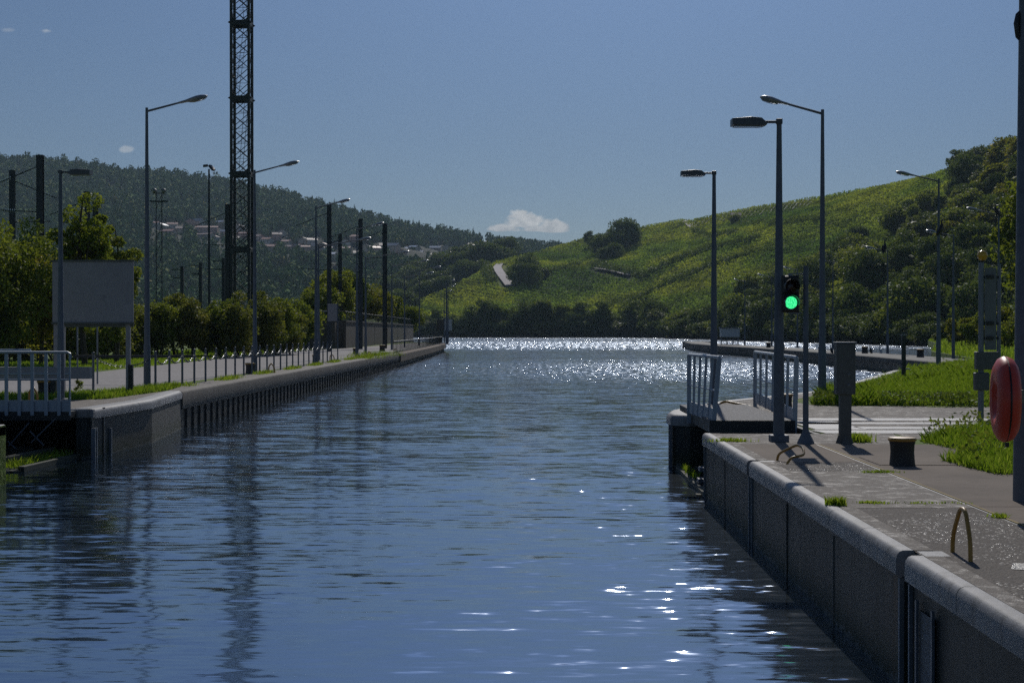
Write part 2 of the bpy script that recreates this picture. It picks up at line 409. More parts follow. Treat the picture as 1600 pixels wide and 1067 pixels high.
g = MB(); g.prism(left_poly, -2, QZ)
# triangulate big n-gons safely through bmesh
def land(poly_list, name, mat):
    import bmesh
    bm = bmesh.new()
    for poly, z0, z1 in poly_list:
        top = [bm.verts.new((x, y, z1)) for x, y in poly]; bot = [bm.verts.new((x, y, z0)) for x, y in poly]
        f = bm.faces.new(top); f.normal_update()
        if f.normal.z < 0: f.normal_flip()
        for i in range(len(poly)):
            j = (i+1) % len(poly); bm.faces.new((top[i], bot[i], bot[j], top[j]))
    bmesh.ops.triangulate(bm, faces=[f for f in bm.faces if len(f.verts) > 4])
    bmesh.ops.recalc_face_normals(bm, faces=bm.faces)
    me = bpy.data.meshes.new(name); bm.to_mesh(me); bm.free(); me.materials.append(M[mat])
    o = bpy.data.objects.new(name, me); C.objects.link(o); return struct(o)
land([(left_poly, -2, QZ), (right_poly, -2, QZ)], 'ground', 'turf')
bed = MB(); bed.box(-9000, 9000, -900, 12000, -4, -3.5)
struct(bed.build('river_bed', 'soil'))

def water_mat():
    m, nt, b = nodes('river_water')
    geo = N(nt, 'ShaderNodeNewGeometry'); P0 = geo.outputs['Position']
    sep = N(nt, 'ShaderNodeSeparateXYZ'); L(nt, P0, sep.inputs[0])
    def field(scale, s, detail, rough=.55):
        mp = N(nt, 'ShaderNodeMapping'); mp.inputs['Scale'].default_value = scale; mp.inputs['Location'].default_value = (s*7.3, s*1.7, s*3.1)
        L(nt, P0, mp.inputs['Vector'])
        n = N(nt, 'ShaderNodeTexNoise'); n.inputs['Scale'].default_value = 1; n.inputs['Detail'].default_value = detail; n.inputs['Roughness'].default_value = rough
        L(nt, mp.outputs[0], n.inputs['Vector'])
        sb = N(nt, 'ShaderNodeVectorMath', operation='SUBTRACT'); sb.inputs[1].default_value = (.5, .5, .5); L(nt, n.outputs['Color'], sb.inputs[0])
        return sb.outputs[0]
    def scalev(v, k, vec=(1, 1, 0)):
        a = N(nt, 'ShaderNodeVectorMath', operation='MULTIPLY'); a.inputs[1].default_value = vec; L(nt, v, a.inputs[0])
        s = N(nt, 'ShaderNodeVectorMath', operation='SCALE'); L(nt, a.outputs[0], s.inputs[0])
        if isinstance(k, (int, float)): s.inputs['Scale'].default_value = k
        else: L(nt, k, s.inputs['Scale'])
        return s.outputs[0]
    def addv(a, b_):
        s = N(nt, 'ShaderNodeVectorMath', operation='ADD'); L(nt, a, s.inputs[0])
        if isinstance(b_, tuple): s.inputs[1].default_value = b_
        else: L(nt, b_, s.inputs[1])
        return s.outputs[0]
    far = maprange(nt, sep.outputs['Y'], 12, 110, 0, 1)
    patch = noise(nt, pos(nt, (.012, .03, 1)), 1, 3, .55)
    patch2 = noise(nt, pos(nt, (.16, .22, 1)), 1, 2, .5)
    wind = maprange(nt, patch, .4, .6, .6, 1.35)
    k1 = math_(nt, 'MULTIPLY', maprange(nt, far, 0, 1, W['a0'], W['a1']), wind)
    k2 = math_(nt, 'MULTIPLY', maprange(nt, far, 0, 1, W['b0'], W['b1']), wind)
    # gusts: belts of rougher water lying across the river, calmer water between
    belts = ramp(nt, math_(nt, 'ADD', maprange(nt, sep.outputs['Y'], 0, 640, 0, 1), math_(nt, 'MULTIPLY', math_(nt, 'SUBTRACT', patch, .5), .10)),
                 [(0, (.9,)*3), (.05, (.75,)*3), (.08, (.25,)*3), (.12, (.3,)*3), (.14, (.85,)*3), (.19, (.85,)*3), (.22, (.15,)*3), (.33, (.25,)*3), (.37, (1.0,)*3), (.56, (1.0,)*3), (.62, (.35,)*3), (.8, (.6,)*3)])
    belts = math_(nt, 'MULTIPLY', belts, math_(nt, 'MAXIMUM', maprange(nt, sep.outputs['X'], -2, 9, .3, 1), maprange(nt, sep.outputs['Y'], 140, 230, 0, 1)))
    wisp = noise(nt, pos(nt, (1.9, .055, 1)), 1, 2, .5)                    # cat's paws streaked by the wind
    fleck = noise(nt, pos(nt, (.35, .9, 1)), 1, 2, .5)
    def mixf(f, a, b_):
        return math_(nt, 'ADD', math_(nt, 'MULTIPLY', a, math_(nt, 'SUBTRACT', 1, f)), math_(nt, 'MULTIPLY', b_, f))
    gust = mixf(maprange(nt, sep.outputs['Y'], 35, 80, 0, 1), maprange(nt, fleck, .42, .62, .5, 1.25), maprange(nt, wisp, .46, .60, .45, 1.5))
    gust = math_(nt, 'MULTIPLY', gust, belts)
    def heavy(raw, p, k, lat=.8):
        ln = N(nt, 'ShaderNodeVectorMath', operation='LENGTH'); L(nt, raw, ln.inputs[0])
        return scalev(raw, math_(nt, 'MULTIPLY', math_(nt, 'POWER', ln.outputs['Value'], p), k), (lat, 1, 0))
    s1 = scalev(field((.75, 2.6, 1), 1, 2, .5), k1, (.55, 1, 0))
    s2 = scalev(field((4.5, 11, 1), 2, 3, .6), k2, (.8, 1, 0))
    s3 = scalev(field((.22, .55, 1), 3, 1, .5), W['c'], (.5, 1, 0))
    s4 = heavy(field((2.2, 6.5, 1), 4, 2, .5), 2, math_(nt, 'MULTIPLY', math_(nt, 'MULTIPLY', maprange(nt, far, 0, .5, 1, 0), gust), W['n']), .42)
    q4 = N(nt, 'ShaderNodeSeparateXYZ'); L(nt, s4, q4.inputs[0]); c4 = N(nt, 'ShaderNodeCombineXYZ'); L(nt, q4.outputs['X'], c4.inputs[0])
    L(nt, math_(nt, 'MINIMUM', q4.outputs['Y'], .04), c4.inputs[1]); s4 = c4.outputs[0]
    s6 = scalev(field((1.1, 8.5, 1), 6, 2, .55), math_(nt, 'MULTIPLY', maprange(nt, patch2, .40, .62, .35, 1.3), W['r']), (.4, 1, 0))
    s5 = heavy(field((6, 9, 1), 5, 2, .6), 2, math_(nt, 'MULTIPLY', math_(nt, 'MULTIPLY', maprange(nt, far, .15, .75, 0, 1), gust), W['f']))
    nrm = addv(addv(addv(addv(addv(addv(s1, s2), s3), s4), s5), s6), (0, 0, 1))
    sp2 = N(nt, 'ShaderNodeSeparateXYZ'); L(nt, nrm, sp2.inputs[0]); cb2 = N(nt, 'ShaderNodeCombineXYZ')     # crests steeper on the lee side
    ysk = math_(nt, 'ADD', math_(nt, 'MINIMUM', sp2.outputs['Y'], 0), math_(nt, 'MULTIPLY', math_(nt, 'MAXIMUM', sp2.outputs['Y'], 0), .62))
    L(nt, sp2.outputs['X'], cb2.inputs[0]); L(nt, ysk, cb2.inputs[1]); L(nt, sp2.outputs['Z'], cb2.inputs[2]); nrm = cb2.outputs[0]
    nm = N(nt, 'ShaderNodeVectorMath', operation='NORMALIZE'); L(nt, nrm, nm.inputs[0])
    L(nt, nm.outputs[0], b.inputs['Normal'])
    b.inputs['Base Color'].default_value = (.006, .016, .022, 1)
    spot = maprange(nt, mixf(maprange(nt, sep.outputs['Y'], 130, 260, 0, 1), noise(nt, pos(nt, (3.2, .55, 1)), 1, 2, .6), noise(nt, pos(nt, (1.5, .10, 1)), 1, 1, .5)), .545, .60, 0, 1)
    rfar = math_(nt, 'ADD', .095, math_(nt, 'MULTIPLY', belts, math_(nt, 'ADD', .012, math_(nt, 'MULTIPLY', spot, .21))))
    fm = maprange(nt, sep.outputs['Y'], 30, 100, 0, 1)
    L(nt, math_(nt, 'ADD', math_(nt, 'MULTIPLY', math_(nt, 'SUBTRACT', 1, fm), .09), math_(nt, 'MULTIPLY', fm, rfar)), b.inputs['Roughness'])
    b.inputs['IOR'].default_value = 1.6
    gl = N(nt, 'ShaderNodeBsdfGlossy'); gl.inputs['Color'].default_value = (.62, .71, .84, 1); L(nt, nm.outputs[0], gl.inputs['Normal'])
    L(nt, b.inputs['Roughness'].links[0].from_socket, gl.inputs['Roughness'])
    mx = N(nt, 'ShaderNodeMixShader'); mx.inputs[0].default_value = .5; L(nt, b.outputs[0], mx.inputs[1]); L(nt, gl.outputs[0], mx.inputs[2])
    L(nt, mx.outputs[0], nt.nodes['Material Output'].inputs['Surface'])
    return m
def far_to(nt, x): return x
W = dict(a0=.17, a1=.24, b0=.10, b1=.28, c=.04, n=38, f=60, r=.30, rough=.05)
M['water'] = water_mat()
w = MB(); w.add([(-2500, -100, 0), (2500, -100, 0), (2500, 2500, 0), (-2500, 2500, 0)], [(0, 1, 2, 3)])
struct(w.build('river_water', 'water'))

# ------------------------------------------------------------------ hills
def hill(name, cols, d0, d1, ry, base, expo, mat, rows=50, bumps=0, seed=1, back=True, cut=0):
    """terrain sheet: each column runs from its shore (depth d0) to its crest (depth d1, seen at photo row ry)"""
    gg = np.random.default_rng(seed); nx = len(cols); V = []
    ph = gg.uniform(0, 6.28, 12); fr = gg.uniform(.004, .03, (12, 2)); am = gg.uniform(.3, 1, 12)
    extra = 8 if back else 0
    for j in range(rows+1+extra):
        for i, px in enumerate(cols):
            D0, D1 = lerp(px, d0), lerp(px, d1); zr = EYE+(HY-lerp(px, ry))*D1/F-cut*D1/F
            if j <= rows:
                t = j/rows; Y = D0+(D1-D0)*t; z = base+(zr-base)*t**expo
                bb = bumps*math.sin(PI*t)**.7*sum(a*math.sin(fx*((px-HX)*Y/F)+fy*Y+p) for (fx, fy), a, p in zip(fr, am, ph)) if bumps else 0
                z += bb
            else:
                t = (j-rows)/extra; Y = D1*(1+.5*t); z = zr*(1-t*t)*1.0-3*t
            V.append(((px-HX)*Y/F, Y, max(z, -2)))
    idx = []
    for j in range(rows+extra):
        for i in range(nx-1):
            a = j*nx+i; idx += [a, a+1, a+1+nx, a+nx]
    o = raw_mesh(name, V, 4, idx, mat, None, True); struct(o)
    G_ = np.array(V).reshape(rows+1+extra, nx, 3)[:rows+1]
    def at(px, t):
        i = float(np.interp(px, cols, range(nx))); i0 = min(int(i), nx-2); fi = i-i0; r = t*rows; j0 = min(int(r), rows-1); fj = r-j0
        q = (G_[j0, i0]*(1-fi)+G_[j0, i0+1]*fi)*(1-fj)+(G_[j0+1, i0]*(1-fi)+G_[j0+1, i0+1]*fi)*fj
        return Vector(q)
    def at_py(px, py):            # where the column is seen at photo row py
        best = None
        for k in range(201):
            q = at(px, k/200); y = HY-(q.z-EYE)*F/q.y
            if best is None or abs(y-py) < best[0]: best = (abs(y-py), q)
        return best[1]
    return at, at_py

V_D0 = [(560, 640), (640, 620), (1000, 600), (1150, 425), (1300, 330), (1450, 262), (1600, 225), (1900, 190), (2300, 170)]
V_D1 = [(560, 720), (640, 740), (774, 930), (905, 1050), (1070, 980), (1283, 850), (1480, 640), (1600, 540), (1900, 430), (2300, 380)]
V_RY = [(560, 500), (640, 478), (700, 452), (740, 432), (774, 411), (830, 397), (890, 381), (925, 371), (1000, 357), (1066, 345), (1076, 347), (1150, 331), (1283, 309), (1400, 290), (1450, 279), (1480, 268), (1500, 262), (1590, 240), (1700, 200), (1900, 150), (2300, 80)]
vine_at, vine_py = hill('hill_vineyard', list(range(560, 2301, 8)), V_D0, V_D1, V_RY, .6, 1.12, 'vine', 60, 1.1, 3)
S_RY = [(380, 515), (480, 505), (560, 480), (610, 452), (660, 436), (700, 425), (745, 410), (790, 402), (860, 400)]
spur_at, spur_py = hill('hill_spur', list(range(380, 861, 10)), [(0, 660)], [(0, 1180)], S_RY, .6, 1.0, 'forestfloor', 24)
L_RY = [(-900, 215), (-400, 220), (0, 243), (60, 245), (100, 250), (150, 257), (250, 268), (330, 275), (400, 290), (470, 307), (560, 331), (640, 351), (730, 365), (800, 376), (880, 386), (960, 392), (1100, 400)]
left_at, left_py = hill('hill_forest', list(range(-900, 1101, 12)), [(0, 760)], [(0, 2000)], L_RY, 1, 1.25, 'forestfloor', 60, 4, 5, cut=9)

# the lane running up through the vineyard, and the bare track further right
def ribbon(name, pts, width, mat, lift=.5):
    V = []
    for i, (px, py) in enumerate(pts):
        q = vine_py(px, py); V.append(q)
    vs = []
    for i, q in enumerate(V):
        d = (V[min(i+1, len(V)-1)]-V[max(i-1, 0)]); d.z = 0; d.normalize(); n_ = Vector((d.y, -d.x, 0))
        wd = width[i] if hasattr(width, '__len__') else width
        vs += [q+n_*wd/2+Vector((0, 0, lift)), q-n_*wd/2+Vector((0, 0, lift))]
    m = MB(); m.add(vs, [(2*i, 2*i+1, 2*i+3, 2*i+2) for i in range(len(V)-1)]); return struct(m.build(name, mat))
ribbon('vineyard_lane', [(797, 449), (792, 442), (786, 434), (780, 426), (777, 419), (781, 414), (790, 412)], [5, 5.2, 5.4, 5, 4.6, 4, 3], 'road', .9)
ribbon('hill_track', [(932, 421), (945, 423), (958, 426), (972, 429), (985, 432)], 4.2, 'road', 1.0)
ribbon('crest_track', [(1082, 357), (1078, 353), (1073, 349), (1068, 346)], 5.5, 'road', .8)

# ------------------------------------------------------------------ haze
hz = MB(); hz.box(-2600, 2600, -60, 3300, -5, 420)
hm = bpy.data.materials.new('haze_air'); hm.use_nodes = True; nt = hm.node_tree
nt.nodes.remove(nt.nodes['Principled BSDF'])
pv = N(nt, 'ShaderNodeVolumePrincipled'); pv.inputs['Color'].default_value = (.62, .82, 1, 1); pv.inputs['Density'].default_value = HAZE = .00012
pv.inputs['Anisotropy'].default_value = 0
L(nt, pv.outputs[0], nt.nodes['Material Output'].inputs['Volume'])
o = hz.build('haze', hm); o['kind'] = 'stuff'; tag(o, 'thin blue air haze over the whole river valley', 'haze')

# ------------------------------------------------------------------ left quay surfaces
def sheet(name, poly, z, mat):
    import bmesh
    bm = bmesh.new(); f = bm.faces.new([bm.verts.new((x, y, z)) for x, y in poly]); f.normal_update()
    if f.normal.z < 0: f.normal_flip()
    bmesh.ops.triangulate(bm, faces=[f]); me = bpy.data.meshes.new(name); bm.to_mesh(me); bm.free(); me.materials.append(M[mat])
    o = bpy.data.objects.new(name, me); C.objects.link(o); return struct(o)
sheet('path', [(-10.95, 35.5), (-10.7, 60), (-10.8, 110), (-11.6, 150), (-13, 200), (-16, 205), (-17.0, 145), (-18.6, 124), (-18, 90), (-17.2, 66), (-16.9, 58.5), (-40, 56), (-60, 36)], QZ+.006, 'path')
sheet('quay_pavement', [(-9.3, 31.25), (-9.15, 35.5), (-9.7, 41), (-9.95, 110), (-10.6, 150), (-11.6, 195), (-12.4, 195), (-11.5, 150), (-10.75, 110), (-10.35, 41), (-10.1, 37.8), (-12, 33.4), (-14, 31.25)], QZ+.004, 'slabdark')

# quay walls: each a thing with coping and face
def quay_wall(label, line, prof_cap, cap_mat, face_mat, zcap, face_off=.05, joints=6.0, name='quay_wall'):
    t = thing(name, label, 'quay wall', (line[0][0], line[0][1], 0))
    ox, oy = line[0]; ln = [(x-ox, y-oy) for x, y in line]
    f = MB(); f.sweep([(-face_off, -2), (-face_off, zcap), (-.55, zcap), (-.55, -2)], ln); f.build('wall_face', face_mat, t)
    # coping cut into stones with open joints
    tot = []; s = 0
    for a, b in zip(ln, ln[1:]): tot.append((s, s+math.dist(a, b), a, b)); s += math.dist(a, b)
    def pt(q):
        for s0, s1, a, b in tot:
            if q <= s1+1e-6:
                k = (q-s0)/(s1-s0); return (a[0]+(b[0]-a[0])*k, a[1]+(b[1]-a[1])*k)
    n = max(1, round(s/joints)); c = MB()
    for i in range(n):
        a, b = s*i/n+(.012 if i else 0), s*(i+1)/n-(.012 if i < n-1 else 0)
        inner = [l for s0, s1, p, l in tot if a+.05 < s1 < b-.05]
        c.sweep(prof_cap, [pt(a)]+inner+[pt(b)])
    c.build('coping', cap_mat, t, smooth=True); return t
cap_r = [(-.02, .80), (-.005, .815), (0, .93), (-.02, .972), (-.055, .998), (-.10, 1.012), (-.42, 1.012), (-.42, .80)]
flip = lambda pr: [(-a, z) for a, z in pr]
# NB left line runs away from the camera: the water is on its right (+x)
w1 = quay_wall('pale concrete quay wall under the walkway corner left of the channel', [(-8.97, 31.32), (-8.8, 35.5), (-9.3, 40.6)], cap_r, 'cop', 'wallL', .80, .04, 3.2)
capL = [(-.01, .52), (0, .54), (0, .94), (-.02, .98), (-.06, 1.004), (-.4, 1.012), (-.4, .52)]
w2 = quay_wall('long left quay wall of dark sheet piling under a concrete cap', [(-9.3, 40.64), (-9.35, 42), (-9.6, 110)], capL, 'capL', 'pile', .52, .12, 5.0)
sp = MB(); prof = []
y = 0.; x0, y0 = -9.3, 40.64
line = []
while y < 69:
    X = -9.36-(.25*y/69)
    for dx, dy in ((0, 0), (0, .40), (-.05, .47), (-.05, .77)): line.append((X+dx-.02-x0, 40.7+y+dy-y0))
    y += .84
sp.add([(a, b, z) for a, b in line for z in (-2, .53)], [(2*i, 2*i+2, 2*i+3, 2*i+1) for i in range(len(line)-1)])
sp.build('sheet_piles', 'pile', w2)
w3 = quay_wall('curved far end of the left quay wall carrying the dark railing', [(-9.6, 110.05), (-10.2, 150), (-11.2, 195), (-12.2, 204), (-14, 212)], [(-.01, .35), (.12, .4), (.12, .9), (.05, .98), (-.06, 1.03), (-.5, 1.03), (-.5, .35)], 'slab', 'pile', .35, .1, 9)
# pier end wall facing the camera + slot steels
ew = thing('pier_end_wall', 'dark end wall of the left quay facing the lock beneath the walkway', 'wall', (-8.97, 31.2, 0))
m = MB(); m.box(-2.2, -.03, 0, .12, -2, .82); m.build('wall_face', 'wallDark', ew)
m = MB(); m.box(-2.2, .0, -.03, .14, .82, 1.01); m.build('coping', 'cop', ew, bevel=.03)
for k, (dx, dy, h) in enumerate(((.012, -.035, .62), (.012, .10, .62), (.02, 1.15, .55))):
    m = MB(); m.box(dx-.05, dx+.035, dy, dy+.05, -1, h); m.build('steel_edge', 'polelight', ew)
m = MB(); m.box(-.03, .006, .74, .86, -1, 1.0); m.build('stop_log_slot', 'black', ew)
# recess back wall
rw = MB(); rw.box(-11.1, -10.9, 26, 31.2, -2, 1.0); tag(rw.build('recess_wall', 'wallDark'), 'black back wall of the left gate recess behind the cross braces', 'wall')
nw = thing('lock_wall', 'near lock wall corner cut off by the left edge of the picture', 'lock wall', (-8.97, 26, 0))
m = MB(); m.box(-1.9, -.04, -30, 0, -2, .8); m.build('wall_face', 'wallL', nw)
m = MB(); m.box(-1.9, 0, -30, .03, .8, 1.01); m.build('coping', 'cop', nw, bevel=.035)
# ledge with weeds at the water line
lg = thing('timber_fender', 'low wet timber ledge with weeds at the waterline in the left recess', 'fender', (-9.45, 28.2, 0))
m = MB(); m._bar(Vector((-.0, 0, .04)), Vector((.15, 3.1, .04)), .12, .12); m.build('beam', 'wood', lg, bevel=.01)
m = MB(); m._bar(Vector((-.55, -.1, .16)), Vector((-.35, 3.2, .16)), .12, .14); m.build('beam', 'wood', lg, bevel=.01)
m = MB(); m.box(-.5, .02, -.1, 3.1, -.3, .03); m.build('ledge_fill', 'wallDark', lg)
m = MB(); m.box(-1.4, -.55, .2, 2.9, -.3, .12); m.box(-1.2, -.7, 2.3, 2.9, .12, .25); m.build('footing', 'wallDark', lg)

# ------------------------------------------------------------------ left walkway
lw = thing('gate_walkway', 'pale blue steel walkway with railing over the left lock gate', 'walkway', (-9.3, 30.8, 1))
m = MB(); m.box(-8, .0, -.02, .9, -.14, -.02); m.box(-8, 0, -.05, -.02, -.2, .0); m.build('deck', 'dark', lw)
m = MB(); m.box(-8, 0, -.06, -.052, -.02, .21); m.build('kick_plate', 'rail', lw)
m = MB(); m.path([(-8, -.08, 1.16), (-.05, -.08, 1.17), (0, -.08, 1.14), (.01, -.08, 1.05)], .028, 8); m.build('handrail', 'rail', lw, True)
m = MB(); m.tube((-8, -.08, .62), (0, -.08, .62), .018, n=8); m.build('mid_rail', 'rail', lw, True)
for i, x in enumerate((0, -.22, -.48, -.76, -1.02, -1.28, -1.6, -1.9, -2.2)):
    m = MB(); wd = .016 if i == 0 else .034; m.box(x-wd, x+wd, -.11, -.075, -.1, 1.14 if i else 1.1); m.build('baluster', 'rail', lw, bevel=.004)
m = MB(); m.path([(-8, .9, 1.2), (-1.12, .9, 1.2), (-1.08, .9, 1.1), (-1.08, .9, 0)], .028, 8); m.build('rear_handrail', 'rail', lw, True)
for a, b in (((10, 697), (42, 661)), ((8, 690), (22, 703)), ((45, 692), (83, 655)), ((43, 674), (65, 697))):
    p0, p1 = P(*a, 30.6), P(*b, 30.6); o0 = Vector((-9.3, 30.8, 1)); m = MB(); m._bar(p0-o0, p1-o0, .035, .02); m.build('cross_brace', 'pole', lw)

# ------------------------------------------------------------------ right quay surfaces
xs0, xs1 = 2.93, 3.985
sheet('quay_apron', [(2.765, -5), (3.985, -5), (3.985, 13.88), (2.765, 13.88)], QZ+.004, 'agg')
sheet('quay_apron', [(2.765, 13.9), (3.985, 13.9), (3.985, 17.55), (2.765, 17.55)], QZ+.004, 'slabdark')
sheet('quay_apron', [(2.765, 17.57), (3.985, 17.57), (3.985, 18.7), (2.765, 18.7)], QZ+.004, 'agg')
sheet('quay_apron', [(2.765, 18.72), (3.985, 18.72), (3.985, 21.7), (2.765, 21.7)], QZ+.004, 'slab')
sheet('quay_apron', [(2.765, 21.72), (5.3, 21.72), (5.6, 24.0), (4.55, 23.9), (2.765, 23.93)], QZ+.004, 'slabdark')
sheet('quay_slab', [(4.01, -5), (9, -5), (9, 14.0), (4.01, 14.0)], QZ+.004, 'slab')
sheet('quay_slab', [(4.01, 14.02), (9, 14.02), (9, 18.85), (4.01, 18.85)], QZ+.004, 'slab')
sheet('quay_slab', [(4.01, 18.87), (6.5, 18.87), (6.0, 21.7), (4.01, 21.7)], QZ+.004, 'slab')
sheet('quay_roadway', [(4.55, 23.95), (5.6, 24.02), (5.7, 22.5), (14, 21.5), (60, 22), (60, 33.5), (10.5, 32.5), (6.1, 32.8), (5.8, 35), (8.2, 41.6), (7.25, 39.7), (4.4, 34.6), (2.98, 31), (2.95, 29.24), (4.55, 29.24)], QZ+.004, 'slabdark')
sheet('coping_strip', [(2.764, -5), (2.90, -5), (2.90, 10.88), (2.764, 10.88)], QZ+.009, 'slabdark')
sheet('coping_strip', [(2.764, 11.18), (2.91, 11.18), (2.91, 18.73), (2.764, 18.73)], QZ+.009, 'slabdark')
sheet('coping_strip', [(2.764, 18.97), (2.90, 18.97), (2.90, 23.9), (2.764, 23.9)], QZ+.009, 'slabdark')
pd = [(3.2, 10.32), (3.35, 10.25), (3.6, 10.3), (3.9, 10.22), (3.95, 10.5), (3.7, 10.62), (3.45, 10.55), (3.3, 10.6)]
sheet('wet_patch', pd, QZ+.0075, 'wetpatch')
sheet('cover_plate', [(4.12, 18.3), (5.15, 18.3), (5.15, 19.5), (4.12, 19.5)], QZ+.010, 'slab')
st = MB(); st.box(3.985, 4.005, -5, 21.7, .9, QZ+.003); struct(st.build('joint_strip', 'black'))
st = MB(); st.box(4.008, 4.04, -5, 21.7, QZ+.005, QZ+.009); struct(st.build('painted_line', 'yellowline'))
for a, b, y0, y1 in ((4.9, 8.4, 27.4, 28.1), (4.6, 8.2, 26.3, 26.8), (5.4, 7.7, 25.0, 25.6), (4.56, 6.7, 23.96, 24.7), (4.58, 5.4, 24.9, 27.2)):
    sheet('painted_stripe', [(a, y0), (b, y0), (b-.1, y1), (a-.1, y1)], QZ+.010, 'paintline')

def right_wall(label, y0, y1, capend=True):
    t = thing('quay_wall', label, 'quay wall', (2.63, y0, 0)); ln = [(0, 0), (0, y1-y0)]
    f = MB(); n = max(1, round((y1-y0)/2.6)); stp = (y1-y0)/n
    for i in range(n): f.box(.045+(i % 2)*.006, .3, i*stp+.001, (i+1)*stp-.001, -2, .83)
    f.build('wall_face', 'wallDark', t)
    c = MB(); nn = max(1, round((y1-y0)/1.35)); s_ = (y1-y0)/nn
    pr = [(.02, .82), (.0, .835), (0, .950), (.008, .980), (.024, 1.002), (.05, 1.012), (.125, 1.012), (.14, .985), (.34, .985), (.34, .82)]
    for i in range(nn): c.sweep([(a, z) for a, z in pr], [(0, i*s_+(.006 if i else 0)), (0, (i+1)*s_-(.006 if i < nn-1 else 0))])
    c.build('coping', 'cop', t, smooth=True)
    for yy in (0.0, y1-y0-.03):
        m = MB(); m.box(.025, .06, yy, yy+.03, -1.5, .81); m.build('steel_edge', 'polelight', t)
    for i in range(1, n):
        m = MB(); yy = i*stp; m.box(.036, .046, yy-.012, yy+.012, -1.5, .78); m.build('panel_seam', 'capL', t)
    return t
wR1 = right_wall('nearest stretch of right quay wall with a dark ladder slot', -5, 10.9)
m = MB(); m.box(.030, .044, 15.25, 15.6, .1, .68); m.build('ladder_slot', 'black', wR1)
m = MB(); m.box(.012, .03, 15.2, 15.24, -.5, .74); m.box(.012, .03, 15.62, 15.66, -.5, .74); m.build('slot_frame', 'pole', wR1)
wR2 = right_wall('middle stretch of right quay wall between two vertical slots', 11.16, 18.75)
wR3 = right_wall('shorter far stretch of right quay wall next to the gate recess', 18.95, 23.93)
for a, b, lab in ((10.9, 11.16, 'black vertical slot in right quay wall nearest the viewer'), (18.75, 18.95, 'narrow black slot in right quay wall further from the viewer')):
    t = thing('wall_slot', lab, 'wall slot', (2.87, a, 0)); m = MB(); m.box(0, .06, 0, b-a, -2, .99); m.build('slot_back', 'black', t)
    m = MB(); m.box(-.09, .09, .003, b-a-.003, .985, 1.006); m.build('sill', 'cop', t)
# gate recess + pier nose
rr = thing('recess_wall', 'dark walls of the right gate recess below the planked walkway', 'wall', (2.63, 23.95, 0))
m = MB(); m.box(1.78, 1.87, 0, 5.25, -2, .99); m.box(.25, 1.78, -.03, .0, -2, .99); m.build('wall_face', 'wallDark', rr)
m = MB(); m.box(-.05, .9, .3, .5, -.3, .02); m._bar(Vector((.08, .1, .03)), Vector((.10, 4.9, .03)), .10, .08); m.build('timber_sill', 'wood', rr)
m = MB(); m.box(.1, .8, 1.2, 1.5, .3, .36); m.box(.1, .8, 1.4, 1.7, .1, .16); m.build('gate_ribs', 'pole', rr)
nose = MB()
def quay_wall_r(label, line, joints):
    t = thing('quay_wall', label, 'quay wall', (line[0][0], line[0][1], 0)); ox, oy = line[0]; ln = [(x-ox, y-oy) for x, y in line]
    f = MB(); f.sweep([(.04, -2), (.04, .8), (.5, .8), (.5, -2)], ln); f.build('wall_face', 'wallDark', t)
    c = MB(); c.sweep([(0, .8), (0, .93), (.03, .985), (.09, 1.01), (.36, 1.012), (.36, .8)], ln); c.build('coping', 'cop', t, smooth=True); return t
pn = quay_wall_r('right quay wall beyond the walkway bending away towards the inlet', [(4.4, 29.0), (2.95, 29.0), (2.62, 29.3), (2.60, 30), (2.75, 31), (4.2, 35), (7.0, 40), (8.3, 43), (14.4, 62), (21.2, 75)], 5)
for dy in (.25, .5):
    m = MB(); m.box(-1.80, -1.76, dy, dy+.04, -1.5, .8); m.build('steel_edge', 'pole', pn)

# right walkway deck
rd = thing('gate_walkway', 'planked grey walkway with white railings over the right lock gate', 'walkway', (2.95, 25.6, 1))
m = MB()
for i in range(22): m.box(0, 1.36, i*.245, i*.245+.225, .07, .12)
m.build('deck', 'deck', rd, bevel=.006)
m = MB(); m.box(-.02, 1.4, -.05, -.004, -.12, .115); m.box(0, .06, 0, 5.3, -.1, .068); m.box(1.3, 1.36, 0, 5.3, -.1, .068); m.build('deck_frame', 'dark', rd)
def railing(par, pa, pb, lean_a, lean_b, nb, zb=.10, h=1.16, wd=.05, name='railing'):
    A, B = Vector(pa), Vector(pb); d = B-A; ln = d.length; u = d/ln; sd = Vector((u.y, -u.x, 0))
    def q(s, z):
        k = s/ln; le = lean_a+(lean_b-lean_a)*k; return A+u*s+sd*(le*z/h)+Vector((0, 0, z))
    m = MB(); m.path([q(0, h-.02), q(0, h), q(ln, h), q(ln, h-.02)], .028, 8); r = m.build('top_rail', 'rail', par, True)
    m = MB(); m.tube(q(0, h*.52), q(ln, h*.52), .016, n=8); m.build('mid_rail', 'rail', par, True)
    for s in (0, ln): m = MB(); m._bar(q(s, -.12), q(s, h), .075, .05); m.build('post', 'rail', par, bevel=.004)
    for i in range(1, nb+1):
        s = ln*i/(nb+1); m = MB(); m._bar(q(s, zb-.03), q(s, h-.01), .045, .03); m.build('baluster', 'rail', par, bevel=.003)
    m = MB(); e = sd*.008
    m.add([q(.04, zb-.02)-e, q(ln-.04, zb-.02)-e, q(ln-.04, zb+.2)-e, q(.04, zb+.2)-e, q(.04, zb-.02)+e, q(ln-.04, zb-.02)+e, q(ln-.04, zb+.2)+e, q(.04, zb+.2)+e],
          [(0, 1, 2, 3), (7, 6, 5, 4), (0, 4, 5, 1), (1, 5, 6, 2), (2, 6, 7, 3), (3, 7, 4, 0)]); m.build('kick_plate', 'rail', par)
railing(rd, (.05, 0, 0), (-.05, 3.0, 0), .10, .0, 4)
railing(rd, (1.40, 0, 0), (1.75, 7.0, 0), .03, .0, 5)
